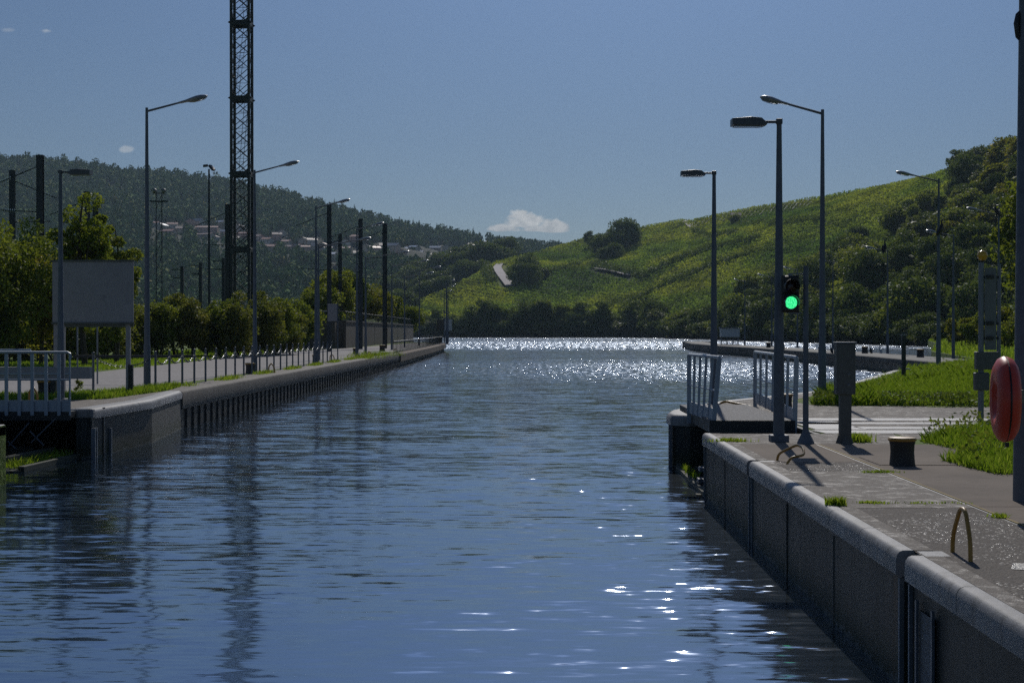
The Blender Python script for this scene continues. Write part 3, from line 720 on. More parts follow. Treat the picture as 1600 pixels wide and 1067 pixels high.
# ------------------------------------------------------------------ lamps
def cobra_parts(t, sx, h, arm=1.0, head=.82, rise=.30, thick=1., hs=1.):
    m = MB(); m.path([(0, 0, 0), (0, 0, 1.2), (0, 0, 1.25), (0, 0, h*.5), (0, 0, h)], [.10*thick, .095*thick, .08*thick, .065*thick, .038*thick], 12); m.build('pole', 'pole', t, True)
    m = MB(); m.box(-.05, .05, -.11, -.085, .55, .95); m.build('hatch', 'pole', t)
    m = MB(); m.box(-.17, .17, -.17, .17, -.02, .03); m.build('base_plate', 'pole', t, bevel=.01)
    a0 = Vector((0, 0, h-.10)); a1 = Vector((sx*arm, 0, h-.10+rise*arm/(arm+head)*1.1))
    m = MB(); m.tube(a0, a1, .032*thick, .026*thick, 8); m.build('arm', 'pole', t, True)
    d = (a1-a0).normalized(); pts = []; rs = []
    prof = [(0, .05), (.10, .065), (.25, .075), (.42, .115), (.62, .15), (.80, .14), (.93, .09), (1, .02)]
    for s, r in prof: pts.append(a1-d*.06+d*head*s+Vector((0, 0, -.015*s))); rs.append(r*hs)
    m = MB(); m.path(pts, rs, 14, 1.0, .52); hd = m.build('lamp_head', 'head', t, True)
    m = MB(); pts = [a1-d*.06+d*head*s+Vector((0, 0, -.055*hs)) for s in (.38, .5, .7, .88, .95)]
    m.path(pts, [.05*hs, .11*hs, .13*hs, .10*hs, .03*hs], 12, 1., .35); m.build('lens', 'lens', hd, True)
def cobra(px_, X, D, sx, label, h=7.74, arm=.95, head=.82, rise=.42, grp=None, cat='street lamp', z=1.0, thick=1., hs=1.):
    t = thing('street_lamp', label, cat, (X, D, z), 0, grp); cobra_parts(t, sx, h, arm, head, rise, thick, hs); return t
GL = 'curved arm lamps along the left quay'; GR = 'curved arm lamps along the right bank'
cobra(0, -10.64, 42.2, 1, 'tall lamp with curved arm nearest on the left, just right of the blank board', grp=GL)
cobra(0, -10.57, 58.2, 1, 'tall lamp with curved arm beside the lattice mast on the left quay', grp=GL, h=7.7)
cobra(0, -10.62, 75, 1, 'third tall lamp on the left quay, where the chain posts end', grp=GL, h=7.7)
cobra(0, -10.45, 91, 1, 'thin lamp on left quay in front of the retaining wall', grp=GL, h=7.7, arm=.9)
def head_lamp(pole_px, hx, hy, D, label, grp, s=1, base=1.0):
    hd = P(hx, hy, D); X0 = (pole_px-HX)*D/F; sx = 1 if hd.x > X0 else -1; span = abs(hd.x-X0); head = min(.85, span*.5); arm = span-head*.9; rise = min(.5, span*.22)
    return cobra(0, X0, D, sx, label, h=hd.z-base-rise*1.1+.05, arm=arm, head=head, rise=rise, grp=grp, thick=1., z=base)
head_lamp(497, 580, 369, 83.5, 'lamp with very long arm reaching right behind the third left quay lamp', GL)
head_lamp(571, 640, 391, 109, 'lamp with long arm reaching towards the village roofs left of a steel column', GL)
head_lamp(612, 670, 405, 129, 'lamp with long arm standing just right of the last steel column', GL)
head_lamp(632, 678, 424, 150, 'dim lamp in front of dark wood above the end of the retaining wall', GL)
head_lamp(655, 689, 415, 165, 'small far lamp glinting in front of dark wood, upper of two close heads', GL)
for k, (pp, hx, hy, D, w_) in enumerate(((698, 711, 436, 186, 'topmost'), (700, 713, 443, 190, 'second'), (697, 710, 446, 197, 'third'), (694, 707, 452, 203, 'lowest'))):
    head_lamp(pp, hx, hy, D, f'{w_} of four tiny lamp heads clustered above the tip of the left quay', GL)
cobra(0, 6.87, 36.6, -1, 'tallest curved arm lamp on the right quay behind the control pillar', h=6.85, arm=.85, head=.72, rise=.40, grp=GR, z=1)
head_lamp(1464, 1397, 266, 60, 'lamp with curved arm rising from grass right of the control pillar', GR)
head_lamp(1557, 1507, 323, 80, 'pale headed lamp with a black cormorant near the right edge', GR)
head_lamp(1385, 1350, 384, 107, 'pale headed lamp on the jetty with a black bird on its pole', GR)
head_lamp(1487, 1444, 358, 88, 'pale headed lamp partly hidden by the taller grassy bank lamp', GR)
head_lamp(1300, 1278, 404, 135, 'far lamp whose head shows beside the tallest right quay lamp', GR)
head_lamp(1245, 1222, 416, 150, 'far lamp whose head glints just above the traffic light', GR)
head_lamp(1205, 1182, 427, 160, 'far jetty lamp left of the thick flat-headed lamp post', GR)
head_lamp(1163, 1145, 435, 172, 'farthest jetty lamp over the white hut', GR)

def led_lamp(X, D, sx, ztop, label, s=1., sq=True):
    h = ztop-1; t = thing('street_lamp', label, 'street lamp', (X, D, 1), 0, 'flat headed lamps')
    m = MB(); m.path([(0, 0, .10), (0, 0, .9), (0, 0, 2.2), (0, 0, h)], [.082*s, .078*s, .062*s, .036*s], 16); m.build('pole', 'pole', t, True)
    m = MB(); m.box(-.13*s, .13*s, -.13*s, .13*s, 0, .10); m.build('base_block', 'pole', t, bevel=.012)
    m = MB(); m.box(-.045, .045, -.04, .04, h-.06, h+.02); m.build('pole_cap', 'ledhead', t, bevel=.01)
    m = MB(); a, b = sorted((0, sx*.24)); m.box(a, b, -.022, .022, h-.045, h-.008); m.build('arm', 'ledhead', t, bevel=.006)
    L_ = .50*s; x0 = sx*.19
    side = [(0, -.02), (.0, -.055), (.05, -.075), (L_, -.065), (L_+.0, .035), (L_*.45, .06), (.08, .045), (.035, .0)]
    m = MB(); vs = []
    for yy, k in ((-.13, .9), (-.10, 1), (.10, 1), (.13, .9)): vs += [(x0+sx*a, yy, h-.02+z*k) for a, z in side]
    n = len(side); fs = [tuple(range(n)), tuple(reversed(range(3*n, 4*n)))]
    for r_ in range(3):
        for k in range(n): fs.append((r_*n+k, r_*n+(k+1) % n, (r_+1)*n+(k+1) % n, (r_+1)*n+k))
    m.add(vs, fs); hd = m.build('lamp_head', 'ledhead', t)
    m = MB(); a, b = sorted((x0+sx*.08, x0+sx*(L_-.03))); m.box(a, b, -.09, .09, h-.103, h-.088); m.build('lens', 'lens', hd)
led_lamp(3.552, 22.25, -1, 5.64, 'thick tapered lamp post with flat head and square foot, nearest on the right')
led_lamp(3.76, 32, -1, 5.9, 'slimmer flat headed lamp post behind the walkway railing')
led_lamp(-10.5, 34, 1, 6.15, 'flat headed lamp post standing in front of the blank board')

# big pole at the right edge with the lifebuoy box
t = thing('flood_mast', 'thick grey mast cut by the right edge of the picture', 'mast', (4.64, 14.5, 1))
m = MB(); m.path([(0, 0, 0), (0, 0, 2), (0, 0, 9)], [.125, .105, .035], 24); m.build('pole', 'pole', t, True)
m = MB(); m.path([(-.055, 0, 4.32), (-.085, 0, 4.36), (-.10, 0, 4.48), (-.085, 0, 4.56), (-.055, 0, 4.60)], [.02, .03, .032, .03, .02], 8); m.build('bracket', 'black', t, True)
t = thing('lifebuoy_case', 'red plastic lifebuoy case hanging on the mast at the right edge', 'lifebuoy case', (4.145, 13.55, 0), 0)
zc = 2.0; Ry = Matrix.Rotation(R(90), 3, 'Y'); Rz = Matrix.Rotation(R(-8), 3, 'Z'); Rot = Rz @ Ry
def shell(prof, nm, mat, sgn, par, rad=(1, 1)):
    m = MB(); vs = []
    n = 40
    S = Matrix.Diagonal((1.0, .92, 1))
    m.lathe([(r, sgn*z*.78) for r, z in prof], n, (0, 0, zc), Rot @ S); return m.build(nm, mat, par, True)
a = shell([(0.01, .062), (.10, .064), (.13, .075), (.17, .125), (.23, .138), (.30, .125), (.355, .08), (.375, .02), (.375, .006), (.02, .006)], 'back_shell', 'red', 1, t)
b = shell([(0.01, .045), (.10, .047), (.135, .06), (.17, .112), (.23, .125), (.30, .115), (.355, .075), (.378, .02), (.378, .006), (.02, .006)], 'front_shell', 'red', -1, t)
m = MB(); m.lathe([(.36, -.006), (.365, -.006), (.365, .006), (.36, .006)], 40, (0, 0, zc), Rot); m.build('seam', 'black', t)
m = MB(); m._bar(Vector((.02, 0, zc-.38)), Vector((.02, 0, zc-.42)), .03, .03); m.build('catch', 'black', t)
m = MB(); m._bar(Vector((.08, .1, zc)), Vector((.45, .85, zc)), .05, .12); m.build('mount', 'dark', t)

# traffic light
t = thing('traffic_light', 'two lamp boat traffic light showing green on a slim dark pole', 'traffic light', (3.86, 21.8, 1))
m = MB(); m.tube((0, 0, .05), (0, 0, 2.52), .042, .036, 14); m.build('pole', 'pole', t, True)
m = MB(); m.path([(0, 0, 0), (0, 0, .03), (0, 0, .16), (0, 0, .22)], [.125, .12, .055, .04], 8); m.build('foot', 'pole', t)
cx = (1234.5-HX)*21.8/F-3.86; zc_ = [EYE-(473-HY)*21.8/F-1, EYE-(448-HY)*21.8/F-1]
m = MB(); m.box(cx-.115, cx+.11, -.02, .10, zc_[0]-.125, zc_[0]+.120); m.box(cx-.115, cx+.11, -.02, .10, zc_[0]+.127, zc_[1]+.15); hs_ = m.build('housing', 'black', t, bevel=.02)
m = MB(); m.box(cx-.13, cx+.125, .02, .035, zc_[0]-.14, zc_[1]+.16); m.build('back_board', 'black', t, bevel=.01)
m = MB(); m.box(cx-.02, 0.0, .03, .055, zc_[1]+.175, zc_[1]+.19); m.box(cx-.03, cx+.03, .02, .06, zc_[1]+.14, zc_[1]+.18); m.build('bracket', 'polelight', t)
m = MB(); m.box(cx-.02, 0.0, .03, .055, zc_[0]-.155, zc_[0]-.14); m.build('bracket', 'polelight', t)
gm, nt, b_ = nodes('green_lamp'); b_.inputs['Base Color'].default_value = (.0, .25, .08, 1)
vo = N(nt, 'ShaderNodeTexVoronoi'); vo.inputs['Scale'].default_value = 85; L(nt, pos(nt, obj=True), vo.inputs['Vector'])
L(nt, ramp(nt, vo.outputs['Distance'], [(.2, (.12, 1, .42)), (.65, (.0, .45, .12))]), b_.inputs['Emission Color']); b_.inputs['Emission Strength'].default_value = 1.5
Rx = Matrix.Rotation(R(90), 3, 'X')
m = MB(); m.lathe([(.0865, 0), (.07, .015), (.03, .024), (.005, .026)], 32, (cx, -.025, zc_[0]), Rx); m.build('green_lens', gm, t, True)
m = MB(); m.lathe([(.0865, 0), (.07, .012), (.005, .02)], 32, (cx, -.025, zc_[1]), Rx); m.build('red_lens', paint('unlit_lens', (.025, .006, .006), .2), t, True)
for z in zc_:
    m = MB(); vs = []
    n = 18
    for k in range(n+1):
        a_ = PI*(-.12+1.24*k/n)
        for r_ in (.100, .104):
            for y_ in (-.02, -.17-.0*k): vs.append((cx+r_*math.cos(a_), y_, z+r_*math.sin(a_)))
    fs = []
    for k in range(n):
        o_ = 4*k; fs += [(o_, o_+1, o_+5, o_+4), (o_+2, o_+6, o_+7, o_+3), (o_+1, o_+3, o_+7, o_+5), (o_, o_+4, o_+6, o_+2)]
    m.add(vs, fs); m.build('visor', 'black', t)

# control pillar
t = thing('control_pillar', 'grey control cabinet on a square post beside the traffic light', 'control post', (4.43, 21.9, 1))
m = MB(); m.box(-.075, .085, -.07, .07, .02, .72); m.build('post', 'box', t, bevel=.008)
m = MB(); m.box(-.135, .135, -.11, .11, .70, 1.42); cb = m.build('cabinet', 'box', t, bevel=.012)
m = MB(); m.box(-.145, .145, -.12, .12, 1.42, 1.445); m.build('lid', 'polelight', t, bevel=.004)
m = MB(); m.path([(0, 0, 0), (0, 0, .03), (0, 0, .12)], [.13, .12, .09], 4); m.build('foot', 'box', t)
for z in (.83, .98):
    m = MB(); m.lathe([(.022, 0), (.022, .012), (.012, .018)], 16, (.035, -.111, z), Rx); m.build('key_switch', 'gauge', cb, True)
m = MB(); m.box(-.115, .115, -.113, -.1105, .74, 1.38); m.build('door', 'box', cb)

# gauge post with beacon
t = thing('gauge_post', 'pale gauge board on steel posts topped by an amber ball lamp', 'gauge post', (7.55, 26, 1))
m = MB(); m.tube((0, 0, 0), (0, 0, 2.75), .05, .045, 12); m.build('post', 'polelight', t, True)
m = MB(); m.tube((.31, 0, 1.15), (.31, 0, 2.72), .022, n=10); m.build('post', 'polelight', t, True)
m = MB(); m.box(.06, .25, -.02, .0, 1.28, 2.66); pn_ = m.build('board', 'gauge', t)
for z in (1.45, 1.70, 2.48): m = MB(); m.box(-.04, .30, .0, .035, z, z+.05); m.build('bracket', 'dark', t)
for z in (1.45, 1.70, 2.48): m = MB(); m.box(.08, .2, -.05, -.021, z, z+.06); m.build('clamp', 'dark', t)
m = MB(); m.box(-.10, .28, -.08, .06, .95, 1.25); m.build('junction_box', 'box', t, bevel=.01)
m = MB(); m.box(-.13, .12, -.10, .02, .60, .90); m.build('junction_box', 'box', t, bevel=.02)
m = MB(); m.tube((.02, 0, 2.7), (.02, 0, 2.80), .03, n=10); m.build('lamp_base', 'dark', t, True)
m = MB(); m.lathe([(.03, -.085), (.06, -.07), (.085, -.02), (.085, .02), (.065, .06), (.03, .08), (.005, .085)], 24, (.02, 0, 2.87)); m.build('beacon', 'amber', t, True)
t = thing('sensor_post', 'short dark post in the grass mound with a small cap', 'post', tuple(G(1410, 586, 1.2)))
m = MB(); m.box(-.06, .06, -.06, .06, -.3, 1.25); m.build('post', 'dark', t, bevel=.01)
m = MB(); m.box(-.08, .08, -.08, .08, 1.25, 1.29); m.build('cap', 'polelight', t)
m = MB(); m.box(.02, .2, -.04, .04, .18, .22); m.build('bracket', 'polelight', t)

# bollards, grab rails
bp = thing('mooring_bollard', 'waisted black mooring bollard with worn yellow top on the right quay slab', 'bollard', (4.385, 18.3, 1), 0, 'mooring bollards')
m = MB(); m.lathe([(.155, 0), (.15, .02), (.142, .10), (.138, .17), (.142, .24), (.152, .285), (.152, .295)], 28); m.build('body', 'bollard', bp, True)
m = MB(); m.lathe([(.153, .293), (.165, .30), (.168, .318), (.155, .335), (.10, .342), (.01, .345)], 28); m.build('cap', 'yellow', bp, True)
for (X, D, s, lab) in ((5.07, 31, 1., 'black mooring bollard behind the right walkway railing'), (None, (68, 622), 1.25, 'mooring bollard with yellow top behind the left walkway railing'),
                       (None, (390, 584), 1.2, 'mooring bollard at the foot of the lamp beside the lattice mast'), (None, (493, 567), 1.2, 'mooring bollard at the foot of the third left quay lamp'),
                       (None, (555, 553), 1.2, 'mooring bollard at the foot of the fourth left quay lamp'), (None, (597, 549), 1.5, 'mooring bollard beside a grass tuft before the dark railing')):
    if X is None: q = G(*D); q.z = 1
    else: q = Vector((X, D, 1))
    dup(bp, q, 0, lab, s)
def hoop(label, pts, r=.0155):
    m = MB(); P_ = [Vector(p) for p in pts]; o0 = Vector((P_[0].x, P_[0].y, 1))
    # round the corners
    q = [P_[0]]
    for a, b, c in zip(P_, P_[1:], P_[2:]):
        k = min(.4, .07/max(.07, (a-b).length)); k2 = min(.4, .07/max(.07, (c-b).length)); s0 = b+(a-b)*k; s1 = b+(c-b)*k2
        for i in range(5): u = i/4; q.append(s0*(1-u)**2+b*2*u*(1-u)+s1*u*u)
    q.append(P_[-1]); m.path([v-o0 for v in q], r, 10); o = m.build('grab_rail', 'yellow', None, True); o.location = o0
    tag(o, label, 'grab rail', 'yellow grab rails')
hoop('upright pointed yellow grab rail in the near right foreground', [(3.03, 11.13, .98), (3.03, 11.12, 1.13), (3.03, 10.93, 1.345), (3.03, 10.80, 1.345), (3.03, 10.68, 1.15), (3.03, 10.67, .98)])
hoop('bent twisted yellow grab rail at the foot of the thick lamp post', [(3.01, 19, .98), (3.02, 18.95, 1.09), (3.24, 18.9, 1.205), (3.28, 18.7, 1.18), (3.27, 18.55, 1.10), (3.10, 18.5, 1.085), (3.03, 18.45, .98)])
hoop('low yellow grab rail beyond the far end of the right walkway', [(4.0, 33.2, .98), (4.0, 33.2, 1.02), (4.13, 33.1, 1.09), (4.65, 32.6, .99), (4.66, 32.6, .95)], .025)
for i, (a, b, l_) in enumerate(((172-130, 631, 'yellow grab rail lying behind the left walkway railing'), (419, 583, 'small pale grab rail among chain posts on the left quay'), (515, 564, 'small pale grab rail near the end of the chain'), (574, 558, 'small pale grab rail before the grass tuft'), (615, 553, 'small pale grab rail at the start of dark railing'))):
    q = G(a, b); hoop(l_, [(q.x, q.y, .98), (q.x, q.y, 1.25), (q.x+.12, q.y-.1, 1.38), (q.x+.25, q.y-.2, 1.2), (q.x+.25, q.y-.2, .98)], .025)

# ------------------------------------------------------------------ left quay furniture
t = thing('notice_board', 'large blank grey board on legs left of the nearest lamp', 'board', (-11.1, 38.6, 1))
m = MB(); m.box(-1.03, 1.02, 0, .05, 1.80, 3.36); bd = m.build('panel', 'board', t, bevel=.006)
m = MB(); m.box(-1.05, 1.04, -.02, .0, 3.34, 3.39); m.box(-1.05, 1.04, -.02, .0, 1.77, 1.82); m.build('frame', 'box', bd)
for x in (-.97, -.80, .86): m = MB(); m.box(x-.05, x+.06, .055, .15, -.05, 3.3); m.build('leg', 'board', t, bevel=.005)
m = MB(); m.box(.88, .99, .03, .13, -.05, .75); m.build('leg_sleeve', 'dark', t)
m = MB(); m.box(-1, 1, .06, .1, 1.7, 1.77); m.build('brace', 'box', t)
t = thing('metal_frame', 'thin empty metal frame standing under the blank board', 'frame', (-12.2, 46, 1))
m = MB()
for x in (-1.5, -.9, .65): m.box(x-.02, x+.02, -.02, .02, 0, 1.75 if x > -1.4 else 1.9)
m.box(-1.5, -.9, -.02, .02, 1.73, 1.77); m.build('frame_tubes', 'polelight', t)
m = MB(); m.box(-1.6, 2.0, -.03, .03, .80, .88); m.build('cross_bar', 'dark', t)
t = thing('guard_beam', 'long grey box beam lying behind the left walkway railing', 'beam', (-10.55, 36.4, 1))
m = MB(); m.box(-6, 0, 0, .2, .46, .74); m.build('beam', 'board', t, bevel=.01)
m = MB(); m.box(-6, -.5, -.03, -.0, .56, .60); m.build('trim', 'rail', t)
for x in (-.9, -3.5): m = MB(); m.box(x-.06, x+.06, .04, .16, 0, .46); m.build('leg', 'dark', t)

# chain posts
cp = thing('chain_post', 'tmp', 'post', (0, 0, 1), 0, 'chain posts along the left quay')
m = MB(); m.tube((0, 0, -.02), (0, 0, 1.0), .032, n=10); m.build('post', 'pole', cp, True)
m = MB(); m.lathe([(.034, .985), (.04, 1.0), (.036, 1.03), (.02, 1.05), (.005, 1.055)], 12); m.build('cap', 'chain', cp, True)
m = MB(); m.lathe([(.03, 0), (.03, .02), (.02, .02)], 8, (0, -.035, .93), Rx); m.build('chain_eye', 'chain', cp)
posts = [(-11.5, 40.0)]+[(-10.3-.004*i, 41.75+1.62*i) for i in range(24)]
N_P = len(posts)
for i, (x, y) in enumerate(posts):
    lab = f'{ordn(i)} slim steel chain post from the near end of the left quay row'
    if i == 0: cp.location = (x, y, 1); cp['label'] = lab
    else: dup(cp, (x, y, 1), 0, lab)
def chain_mesh(a, b, sag=.26):
    m = MB(); n = int((b-a).length/.085); pts = []
    for i in range(n+1):
        u = i/n; p = a+(b-a)*u; p.z -= sag*4*u*(1-u); pts.append(p)
    for i in range(n):
        p, q = pts[i], pts[i+1]; d = (q-p).normalized(); s = Vector((1, 0, 0)) if i % 2 else Vector((.3, .2, 1)).normalized(); s = (s-d*s.dot(d)).normalized()
        l_ = (q-p).length*.62; c_ = (p+q)/2; w_ = .022
        ring = [c_-d*l_, c_-d*l_*.6+s*w_, c_+d*l_*.6+s*w_, c_+d*l_, c_+d*l_*.6-s*w_, c_-d*l_*.6-s*w_, c_-d*l_]
        m.path(ring, .008, 4, cap=False)
    return m
first = None
for i in range(N_P-1):
    a, b = Vector((*posts[i], 1.93)), Vector((*posts[i+1], 1.93)); a.y -= .03; b.y -= .03
    lab = f'chain sagging between the {ordn(i)} and {ordn(i+1)} posts of the left quay row'
    if i == 0 or first is None or i == 1:
        o = chain_mesh(Vector((0, 0, 0)), b-a, .28 if i == 0 else .25).build('chain', 'chain', None); tag(o, lab, 'chain', 'chains between the left quay posts'); o.location = a
        if i == 1: first = o
    else:
        o = first.copy(); C.objects.link(o); o.location = a; o['label'] = lab

# far railing at tip of the left quay
def rail_run(label, pts, h, nper, mat='dark', name='railing', z=1.0, r=.03, top2=True):
    t = thing(name, label, 'railing', (pts[0][0], pts[0][1], z)); o0 = Vector((pts[0][0], pts[0][1]))
    P2 = [Vector(p)-o0 for p in pts]
    m = MB(); m.path([(p.x, p.y, h) for p in P2], r*1.3, 8); m.build('top_rail', mat, t, True)
    m = MB(); m.path([(p.x, p.y, .12) for p in P2], r, 6); m.build('bottom_rail', mat, t, True)
    tot = sum((b-a).length for a, b in zip(P2, P2[1:])); n = min(95, int(tot/nper)); k = 0
    for i in range(n+1):
        s = tot*i/n; 
        for a, b in zip(P2, P2[1:]):
            l_ = (b-a).length
            if s <= l_+1e-6: q = a+(b-a)*(s/l_); break
            s -= l_
        m = MB(); m.box(q.x-.025, q.x+.025, q.y-.025, q.y+.025, 0, h-.02); m.build('baluster', mat, t)
    return t
rail_run('long dark railing curving round the tip of the left quay', [(-9.9, 109), (-10.5, 150), (-11.5, 195), (-12.6, 203), (-15, 208)], .85, 1.3)
rail_run('thin dark railing on top of the concrete retaining wall', [(-19.5, 141.6), (-17.4, 142), (-18.8, 236)], .95, 1.6, 'catenary', z=3.45, r=.02)
# retaining wall
t = thing('retaining_wall', 'high brown concrete retaining wall beside the left quay path', 'retaining wall', (-17.2, 141, 1))
m = MB(); m.prism([(0, 0), (-1.6, 100), (-12, 100), (-12, 0)], -.5, 2.42); m.build('wall_face', 'retain', t)
m = MB(); m.prism([(.06, -.06), (-1.54, 100.06), (-2.2, 100.06), (-.6, .5), (-12, .5), (-12, -.06)], 2.42, 2.55); m.build('coping', 'retain', t)
for k, yy in enumerate((12, 30, 48, 66, 84)):
    m = MB(); m.box(-.016*yy-.04, -.016*yy+.012, yy, yy+.12, -.2, 2.4); m.build('joint', 'dark', t)
t = thing('outdoor_stairs', 'steps with pale handrails climbing beside the retaining wall end', 'stairs', (-18, 140.6, 1))
m = MB()
for i in range(14): m.box(-7.5+i*.42, 0, -1.3, -.02, i*.17, (i+1)*.17)
m.build('steps', 'retain', t)
for yy in (-1.3, -.1): m = MB(); m.path([(-8, yy, .2), (-7.9, yy, 1.0), (-1.7, yy, 3.35), (0, yy, 3.4)], .05, 8); m.build('handrail', 'polelight', t, True)
sg = thing('small_sign', 'small blank grey sign on a thin post beyond the chain posts', 'sign', (-10.35, 79.5, 1))
m = MB(); m.box(-.30, .19, -.02, .0, 2.1, 3.0); m.build('panel', 'board', sg, bevel=.01)
m = MB(); m.tube((.22, 0, 0), (.22, 0, 3.05), .03, n=10); m.build('post', 'pole', sg, True)
for px, lab, mt in ((688, 'brownish square sign at the tip of the left quay', 'retain'), (700.5, 'pale blue square sign at the tip of the left quay', 'white')):
    q = P(px, 508, 198); s_ = thing('channel_sign', lab, 'sign', (q.x, 198, 1)); w_ = .46
    m = MB(); m.box(-w_, w_, -.03, .03, q.z-1.7, q.z-.25); m.build('panel', mt, s_); m = MB(); m.box(-.05, .05, .03, .1, 0, q.z-.3); m.build('post', 'dark', s_)

# ------------------------------------------------------------------ lattice mast
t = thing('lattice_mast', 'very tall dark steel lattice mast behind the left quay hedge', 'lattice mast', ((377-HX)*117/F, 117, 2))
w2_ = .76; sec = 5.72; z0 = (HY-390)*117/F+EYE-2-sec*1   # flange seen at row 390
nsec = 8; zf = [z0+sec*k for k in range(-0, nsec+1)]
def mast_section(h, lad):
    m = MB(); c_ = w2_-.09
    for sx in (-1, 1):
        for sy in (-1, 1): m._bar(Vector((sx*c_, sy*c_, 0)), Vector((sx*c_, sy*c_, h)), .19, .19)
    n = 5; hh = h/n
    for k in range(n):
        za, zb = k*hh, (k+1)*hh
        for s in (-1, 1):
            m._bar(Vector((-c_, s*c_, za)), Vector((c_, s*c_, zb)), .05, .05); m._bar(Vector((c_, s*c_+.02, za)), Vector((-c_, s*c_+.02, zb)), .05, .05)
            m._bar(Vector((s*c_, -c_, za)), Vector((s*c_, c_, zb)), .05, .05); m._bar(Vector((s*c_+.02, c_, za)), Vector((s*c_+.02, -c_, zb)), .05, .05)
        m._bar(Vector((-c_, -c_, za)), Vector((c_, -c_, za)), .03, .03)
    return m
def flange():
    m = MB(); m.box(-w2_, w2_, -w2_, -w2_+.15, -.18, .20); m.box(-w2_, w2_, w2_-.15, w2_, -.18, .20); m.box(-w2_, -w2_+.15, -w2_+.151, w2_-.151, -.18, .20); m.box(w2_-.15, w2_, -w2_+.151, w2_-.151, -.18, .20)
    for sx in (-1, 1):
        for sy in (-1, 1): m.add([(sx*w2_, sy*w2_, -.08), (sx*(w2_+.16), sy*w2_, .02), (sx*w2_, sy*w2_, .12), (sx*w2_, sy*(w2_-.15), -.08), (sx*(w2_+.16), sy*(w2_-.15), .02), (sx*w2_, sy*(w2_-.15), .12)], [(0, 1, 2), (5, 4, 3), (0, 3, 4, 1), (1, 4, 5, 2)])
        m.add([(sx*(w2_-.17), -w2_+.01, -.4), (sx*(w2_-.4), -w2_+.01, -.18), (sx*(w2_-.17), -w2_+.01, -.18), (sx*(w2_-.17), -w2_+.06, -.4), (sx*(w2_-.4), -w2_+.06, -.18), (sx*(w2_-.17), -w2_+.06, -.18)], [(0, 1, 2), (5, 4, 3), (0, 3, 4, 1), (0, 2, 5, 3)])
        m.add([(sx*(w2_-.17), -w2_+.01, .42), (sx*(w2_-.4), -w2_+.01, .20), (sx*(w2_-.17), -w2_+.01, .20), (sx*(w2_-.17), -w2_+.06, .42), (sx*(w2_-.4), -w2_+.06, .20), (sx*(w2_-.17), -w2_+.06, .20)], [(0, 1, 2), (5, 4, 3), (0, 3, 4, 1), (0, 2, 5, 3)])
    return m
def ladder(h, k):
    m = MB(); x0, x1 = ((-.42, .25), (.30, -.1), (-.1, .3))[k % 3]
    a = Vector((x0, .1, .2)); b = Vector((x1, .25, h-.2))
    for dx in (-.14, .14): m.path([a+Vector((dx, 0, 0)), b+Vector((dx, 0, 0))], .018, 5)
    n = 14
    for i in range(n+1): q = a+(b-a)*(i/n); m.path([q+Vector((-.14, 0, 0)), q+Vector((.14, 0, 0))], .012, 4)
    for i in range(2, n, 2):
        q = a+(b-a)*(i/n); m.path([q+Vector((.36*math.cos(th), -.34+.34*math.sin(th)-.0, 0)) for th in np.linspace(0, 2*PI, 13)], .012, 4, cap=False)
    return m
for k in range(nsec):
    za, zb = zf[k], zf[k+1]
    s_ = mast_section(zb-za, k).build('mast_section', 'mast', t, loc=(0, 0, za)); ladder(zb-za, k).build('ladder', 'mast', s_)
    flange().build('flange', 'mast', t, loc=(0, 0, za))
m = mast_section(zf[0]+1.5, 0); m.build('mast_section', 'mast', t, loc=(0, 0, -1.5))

# catenary masts along the railway
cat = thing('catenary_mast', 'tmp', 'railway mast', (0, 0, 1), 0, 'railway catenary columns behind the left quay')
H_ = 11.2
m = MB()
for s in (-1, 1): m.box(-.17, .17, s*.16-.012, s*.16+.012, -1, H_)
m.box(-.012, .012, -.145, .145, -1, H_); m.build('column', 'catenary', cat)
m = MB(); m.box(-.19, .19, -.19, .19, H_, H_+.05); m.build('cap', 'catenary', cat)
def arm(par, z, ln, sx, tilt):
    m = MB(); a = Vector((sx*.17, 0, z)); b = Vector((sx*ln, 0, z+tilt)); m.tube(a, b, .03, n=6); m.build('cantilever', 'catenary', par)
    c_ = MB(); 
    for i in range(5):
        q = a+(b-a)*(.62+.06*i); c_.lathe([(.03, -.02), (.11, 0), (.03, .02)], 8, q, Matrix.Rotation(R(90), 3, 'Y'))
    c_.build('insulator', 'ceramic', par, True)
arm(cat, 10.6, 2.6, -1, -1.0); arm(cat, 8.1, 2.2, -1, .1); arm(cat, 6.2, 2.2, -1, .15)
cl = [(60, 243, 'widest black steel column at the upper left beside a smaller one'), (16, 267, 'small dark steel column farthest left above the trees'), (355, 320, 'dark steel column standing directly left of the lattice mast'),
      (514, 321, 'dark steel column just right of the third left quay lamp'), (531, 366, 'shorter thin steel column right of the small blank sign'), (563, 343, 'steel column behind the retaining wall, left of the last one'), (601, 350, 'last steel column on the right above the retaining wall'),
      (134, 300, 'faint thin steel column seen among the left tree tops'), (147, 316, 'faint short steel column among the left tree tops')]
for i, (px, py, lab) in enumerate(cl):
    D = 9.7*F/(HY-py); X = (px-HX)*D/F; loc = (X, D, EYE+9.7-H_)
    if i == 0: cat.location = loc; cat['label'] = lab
    else: dup(cat, loc, R((0, 12, -8, 5)[i % 4])+(PI if i in (1,) else 0), lab)
